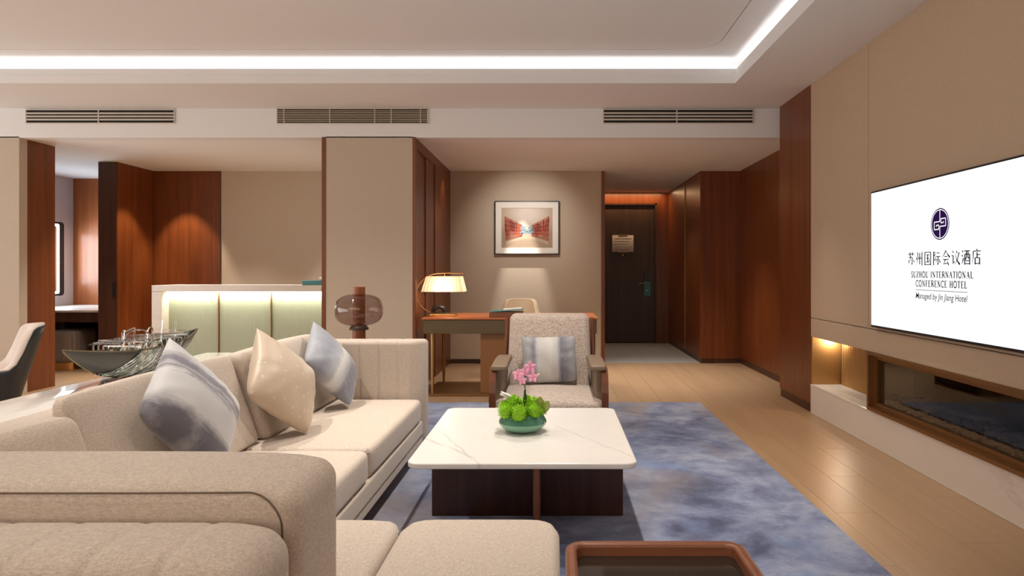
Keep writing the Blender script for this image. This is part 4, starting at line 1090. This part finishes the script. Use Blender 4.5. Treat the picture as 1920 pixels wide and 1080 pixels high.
box('sheet', (a0[0], yy+.008, a1[1]), (a1[0], yy+.012, a0[1]), m_sheet, pf)
cxp, czp = (a0[0]+a1[0])/2, (a0[1]+a1[1])/2-.02; hw, hh = (a1[0]-a0[0])/2, (a0[1]-a1[1])/2
r = random.Random(11); reds = [plain('print_red', (.42, .06, .035), .6), plain('print_rust', (.50, .13, .05), .6), plain('print_maroon', (.20, .03, .03), .6)]
blues = [plain('print_blue', (.22, .42, .50), .6), plain('print_slate', (.16, .27, .38), .6)]; m_sand = plain('print_sand', (.50, .40, .28), .6)
MBs = [MB(), MB(), MB()]
def q2(mb, P, d): mb.add([(cxp+px*hw, yy+.0078-d, czp+pz*hh) for px, pz in P], [(0, 1, 2, 3)])
top = lambda u: .12+.66*abs(u)**1.25
bot = lambda u: -.28-.38*abs(u)**1.3
for k in range(150):
    u = r.uniform(.2, .86)*r.choice((-1, 1)); w_ = r.uniform(.006, .018); sl = .04*(1 if u > 0 else -1)
    j = r.uniform(-.06, .05); l0, l1 = top(u)+j, bot(u)+r.uniform(-.05, .08)
    c0 = r.uniform(0, .5); z0_, z1_ = l1+(l0-l1)*c0, l0 if r.random() < .5 else l1+(l0-l1)*(c0+.5)
    q2(MBs[k % 3], [(u-w_, z0_), (u+w_, z0_), (u+w_+sl, z1_), (u-w_+sl, z1_)], .0002*(k % 5))
for k in range(16):
    f0 = k/15
    for sg in (-1, 1):
        za, zb_ = top(.2)*(1-f0)+bot(.2)*f0, top(.84)*(1-f0)+bot(.84)*f0
        q2(MBs[k % 3], [(sg*.18, za-.012), (sg*.86, zb_-.012), (sg*.86, zb_+.014), (sg*.18, za+.012)], .0011)
for i, mb in enumerate(MBs): tag(mb.build('print_strokes', reds[i], pf), kind='stuff')
bm2 = [MB(), MB()]
for k in range(60):
    u, v_ = r.uniform(-.25, .25), r.uniform(-.2, .15); w_, h_ = r.uniform(.02, .05), r.uniform(.012, .03)
    q2(bm2[k % 2], [(u-w_, v_-h_), (u+w_, v_-h_), (u+w_, v_+h_), (u-w_, v_+h_)], .0015+.0001*(k % 4))
for i, mb in enumerate(bm2): tag(mb.build('print_strokes', blues[i], pf), kind='stuff')
sd2 = MB()
for k in range(40):
    u = -.8+1.6*k/39; zc_ = -.36-.38*abs(u)**1.6
    q2(sd2, [(u-.022, zc_-.10-r.uniform(0, .08)), (u+.022, zc_-.10), (u+.022, zc_+.03), (u-.022, zc_+.03)], .0001)
tag(sd2.build('print_strokes', m_sand, pf), kind='stuff')

# ------------------------------------------------------------------ floor lamp
fl_ = thing('floor_lamp', 'walnut post floor lamp with smoky glass globe behind the sofa arm', 'lamp', (-1.36, 4.68, 0))
LX, LYY = -1.372, 4.68; m_post = wood('post_walnut', (.36, .105, .028), (.20, .055, .015), 'z', .35)
MB().lathe([(0, .002), (.14, .002), (.14, .022), (.05, .03), (0, .03)], (LX, LYY, 0), 32).build('base', m_bronze, fl_, True)
MB().lathe([(0, .03), (.045, .03), (.045, .785), (0, .785)], (LX, LYY, 0), 24).build('post', m_post, fl_, True)
MB().lathe([(0, .815), (.043, .815), (.043, 1.088), (0, 1.09)], (LX, LYY, 0), 24).build('post', m_post, fl_, True)
MB().lathe([(0, .786), (.066, .786), (.066, .800), (.05, .815), (0, .815)], (LX, LYY, 0), 24).build('collar', m_base, fl_, True)
gp = []
for k in range(25):
    a_ = radians(-90+180*k/24); e = 2.7
    rr_ = .166*abs(cos(a_))**(2/e); zz = .112*abs(sin(a_))**(2/e)*(1 if sin(a_) > 0 else -1)
    gp.append((max(rr_, .047), .925+zz))
gin = [(max(q-.004, .0445), .925+(z-.925)*.972) for q, z in gp][::-1]
m_sglass = pane_glass('smoky_glass', (.83, .775, .76))
MB().lathe(gp+gin, (LX, LYY, 0), 40, True).build('glass_globe', m_sglass, fl_, True)

# ------------------------------------------------------------------ side table
st = thing('side_table', 'low side table with walnut tray rim and dark glass top beside the sofa', 'table', (.26, 1.45, 0))
SX0, SX1, SY0, SY1, SZ = .03, .487, 1.16, 1.728, .50
rim_ = ringprism(rrect(SX0, SY0, SX1, SY1, .05, 8), rrect(SX0+.028, SY0+.028, SX1-.028, SY1-.028, .022, 8), .455, SZ).build('tray_rim', m_frame_wood, st)
bv = rim_.modifiers.new('bevel', 'BEVEL'); bv.width = .008; bv.segments = 3; shade(rim_, 50)
MB().prism(rrect(SX0+.026, SY0+.026, SX1-.026, SY1-.026, .022, 6), .462, .470).build('glass_top', plain('black_glass', (.035, .024, .017), .06), st)
for lx in (SX0+.035, SX1-.035):
    for ly in (SY0+.05, SY1-.05):
        MB().tube([(lx, ly, .456), (lx, ly, .016)], .012, 8).build('leg', m_frame_wood, st, True)

# ------------------------------------------------------------------ bar counter
br = thing('bar_counter', 'white marble bar counter with lit ribbed green glass panels', 'counter', (-3.3, 7.1, 0))
BY, BXL, BXR = 6.92, -4.19, -2.23
MB().bbox((BXL, BY, .985), (BXR, BY+.48, 1.05), .003).build('bar_top', m_marble2, br)
MB().bbox((BXL, BY, .001), (BXL+.105, BY+.48, .984), .003).build('waterfall_end', m_marble2, br)
box('back_panel', (BXL+.105, BY+.16, .001), (BXR, BY+.18, .984), m_base, br)
m_green = plain('green_ribbed_glass', (.42, .47, .36), .45)
px_ = [(311.5, 409), (411.5, 507.5), (510, 603)]
for a_, b_ in px_:
    yq = BY+.13; xa, xb = (a_-1038)*yq/1245, (b_-1038)*yq/1245
    m = MB(); nr = 32; V = []
    for i in range(nr*4+1):
        xx = xa+(xb-xa)*i/(nr*4); V += [(xx, yq-.0016*abs(sin(pi*i/4)), .03), (xx, yq-.0016*abs(sin(pi*i/4)), .983)]
    m.add(V, [(2*i, 2*i+2, 2*i+3, 2*i+1) for i in range(nr*4)]); m.box((xa, yq, .03), (xb, yq+.02, .983))
    m.build('glass_panel', m_green, br)
for xg in (309.5, 410, 509):
    yq = BY+.125; xx = (xg-1038)*yq/1245
    box('strip', (xx-.004, yq-.012, .03), (xx+.004, yq+.02, .983), m_bronze, br)
box('light_strip', (BXL+.11, BY+.085, .978), (BXR-.01, BY+.10, .9845), emit('strip_glow', (1, .92, .72), 4), br)
area('bar_light', ((BXL+BXR)/2, BY+.09, .975), (1.8, .015), 5.5, (1, .92, .70), (radians(18), 0, 0))
tbx = thing('gift_box', 'flat teal box on the marble bar top', 'box', (-2.5, 7.05, 1.05))
yq = 7.0; xa, xb = (566.5-1038)*yq/1245, -2.27
MB().bbox((xa, yq, 1.0505), (xb, yq+.22, 1.085), .003).build('box_base', m_teal, tbx); MB().bbox((xa-.003, yq-.003, 1.085), (xb+.003, yq+.223, 1.10), .003).build('lid', plain('teal_lid', (.10, .30, .31), .55), tbx)
dsh = thing('lidded_dish', 'small round white dish standing on the teal box', 'dish', (-2.46, 7.1, 1.10))
MB().lathe([(0, .001), (.055, .001), (.062, .012), (.062, .02), (0, .022)], (-2.44, 7.08, 1.1005), 24).build('dish', m_white, dsh, True)
MB().lathe([(0, .022), (.06, .022), (.05, .034), (.012, .038), (.01, .044), (0, .045)], (-2.44, 7.08, 1.1005), 24).build('lid', m_white, dsh, True)

# ------------------------------------------------------------------ vanity: counter, mirror, pouf
vc = thing('vanity_counter', 'white topped vanity counter under the lit mirror', 'counter', (-6.2, 8.8, 0))
MB().bbox((-6.745, 8.0, .70), (-5.43, 9.325, .725), .003).build('countertop', m_marble, vc)
MB().bbox((-6.74, 8.02, .58), (-5.43, 9.32, .699), .003).build('apron', m_wood_dark, vc)
MB().bbox((-6.74, 8.55, .001), (-6.3, 9.32, .58), .003).build('cabinet', m_wood_dark, vc)
mi = thing('vanity_mirror', 'tall dark framed vanity mirror with glowing white edge', 'mirror', (-6.72, 8.7, .86))
MY0, MY1, MZ0, MZ1 = 8.36, 9.11, .863, 1.866
MB().prism(rrect(MY0, MZ0, MY1, MZ1, .05), -6.730, -6.715, 'x').build('mirror_frame', plain('blue_black', (.02, .03, .04), .4), mi)
o_ = rrect(MY0+.09, MZ0+.03, MY1-.09, MZ1-.03, .03, 6); i_ = rrect(MY0+.14, MZ0+.06, MY1-.14, MZ1-.06, .02, 6); n = len(o_)
led = MB().add([(-6.7135, y, z) for y, z in o_+i_], [(k, (k+1) % n, n+(k+1) % n, n+k) for k in range(n)]).build('light_strip', emit('mirror_glow', (.80, .92, 1), 7), mi)
MB().prism(i_, -6.715, -6.7132, 'x').build('mirror_glass', plain('silvered', (.85, .87, .88), .03, 1), mi)
MB().prism(rrect(MY0+.03, MZ0+.03, MY1-.03, MZ1-.03, .03), -6.7495, -6.731, 'x').build('halo_strip', emit('halo_glow', (.86, .94, 1), 5), mi)
area('mirror_light', (-6.70, 8.75, 1.36), (.7, .95), 14, (.72, .87, 1), (0, radians(-90), 0))
pu = thing('pouf', 'brown leather vanity pouf on a brass base', 'pouf', (-5.98, 8.2, 0))
rbox((-6.25, 7.94, .095), (-5.745, 8.42, .475), .05, (6, 6, 4), 4, .10, crown(.015)).build('cushion', plain('brown_leather', (.24, .19, .165), .5), pu)
MB().prism(rrect(-6.21, 7.98, -5.785, 8.38, .09), .001, .095).build('base', m_brass, pu, True)
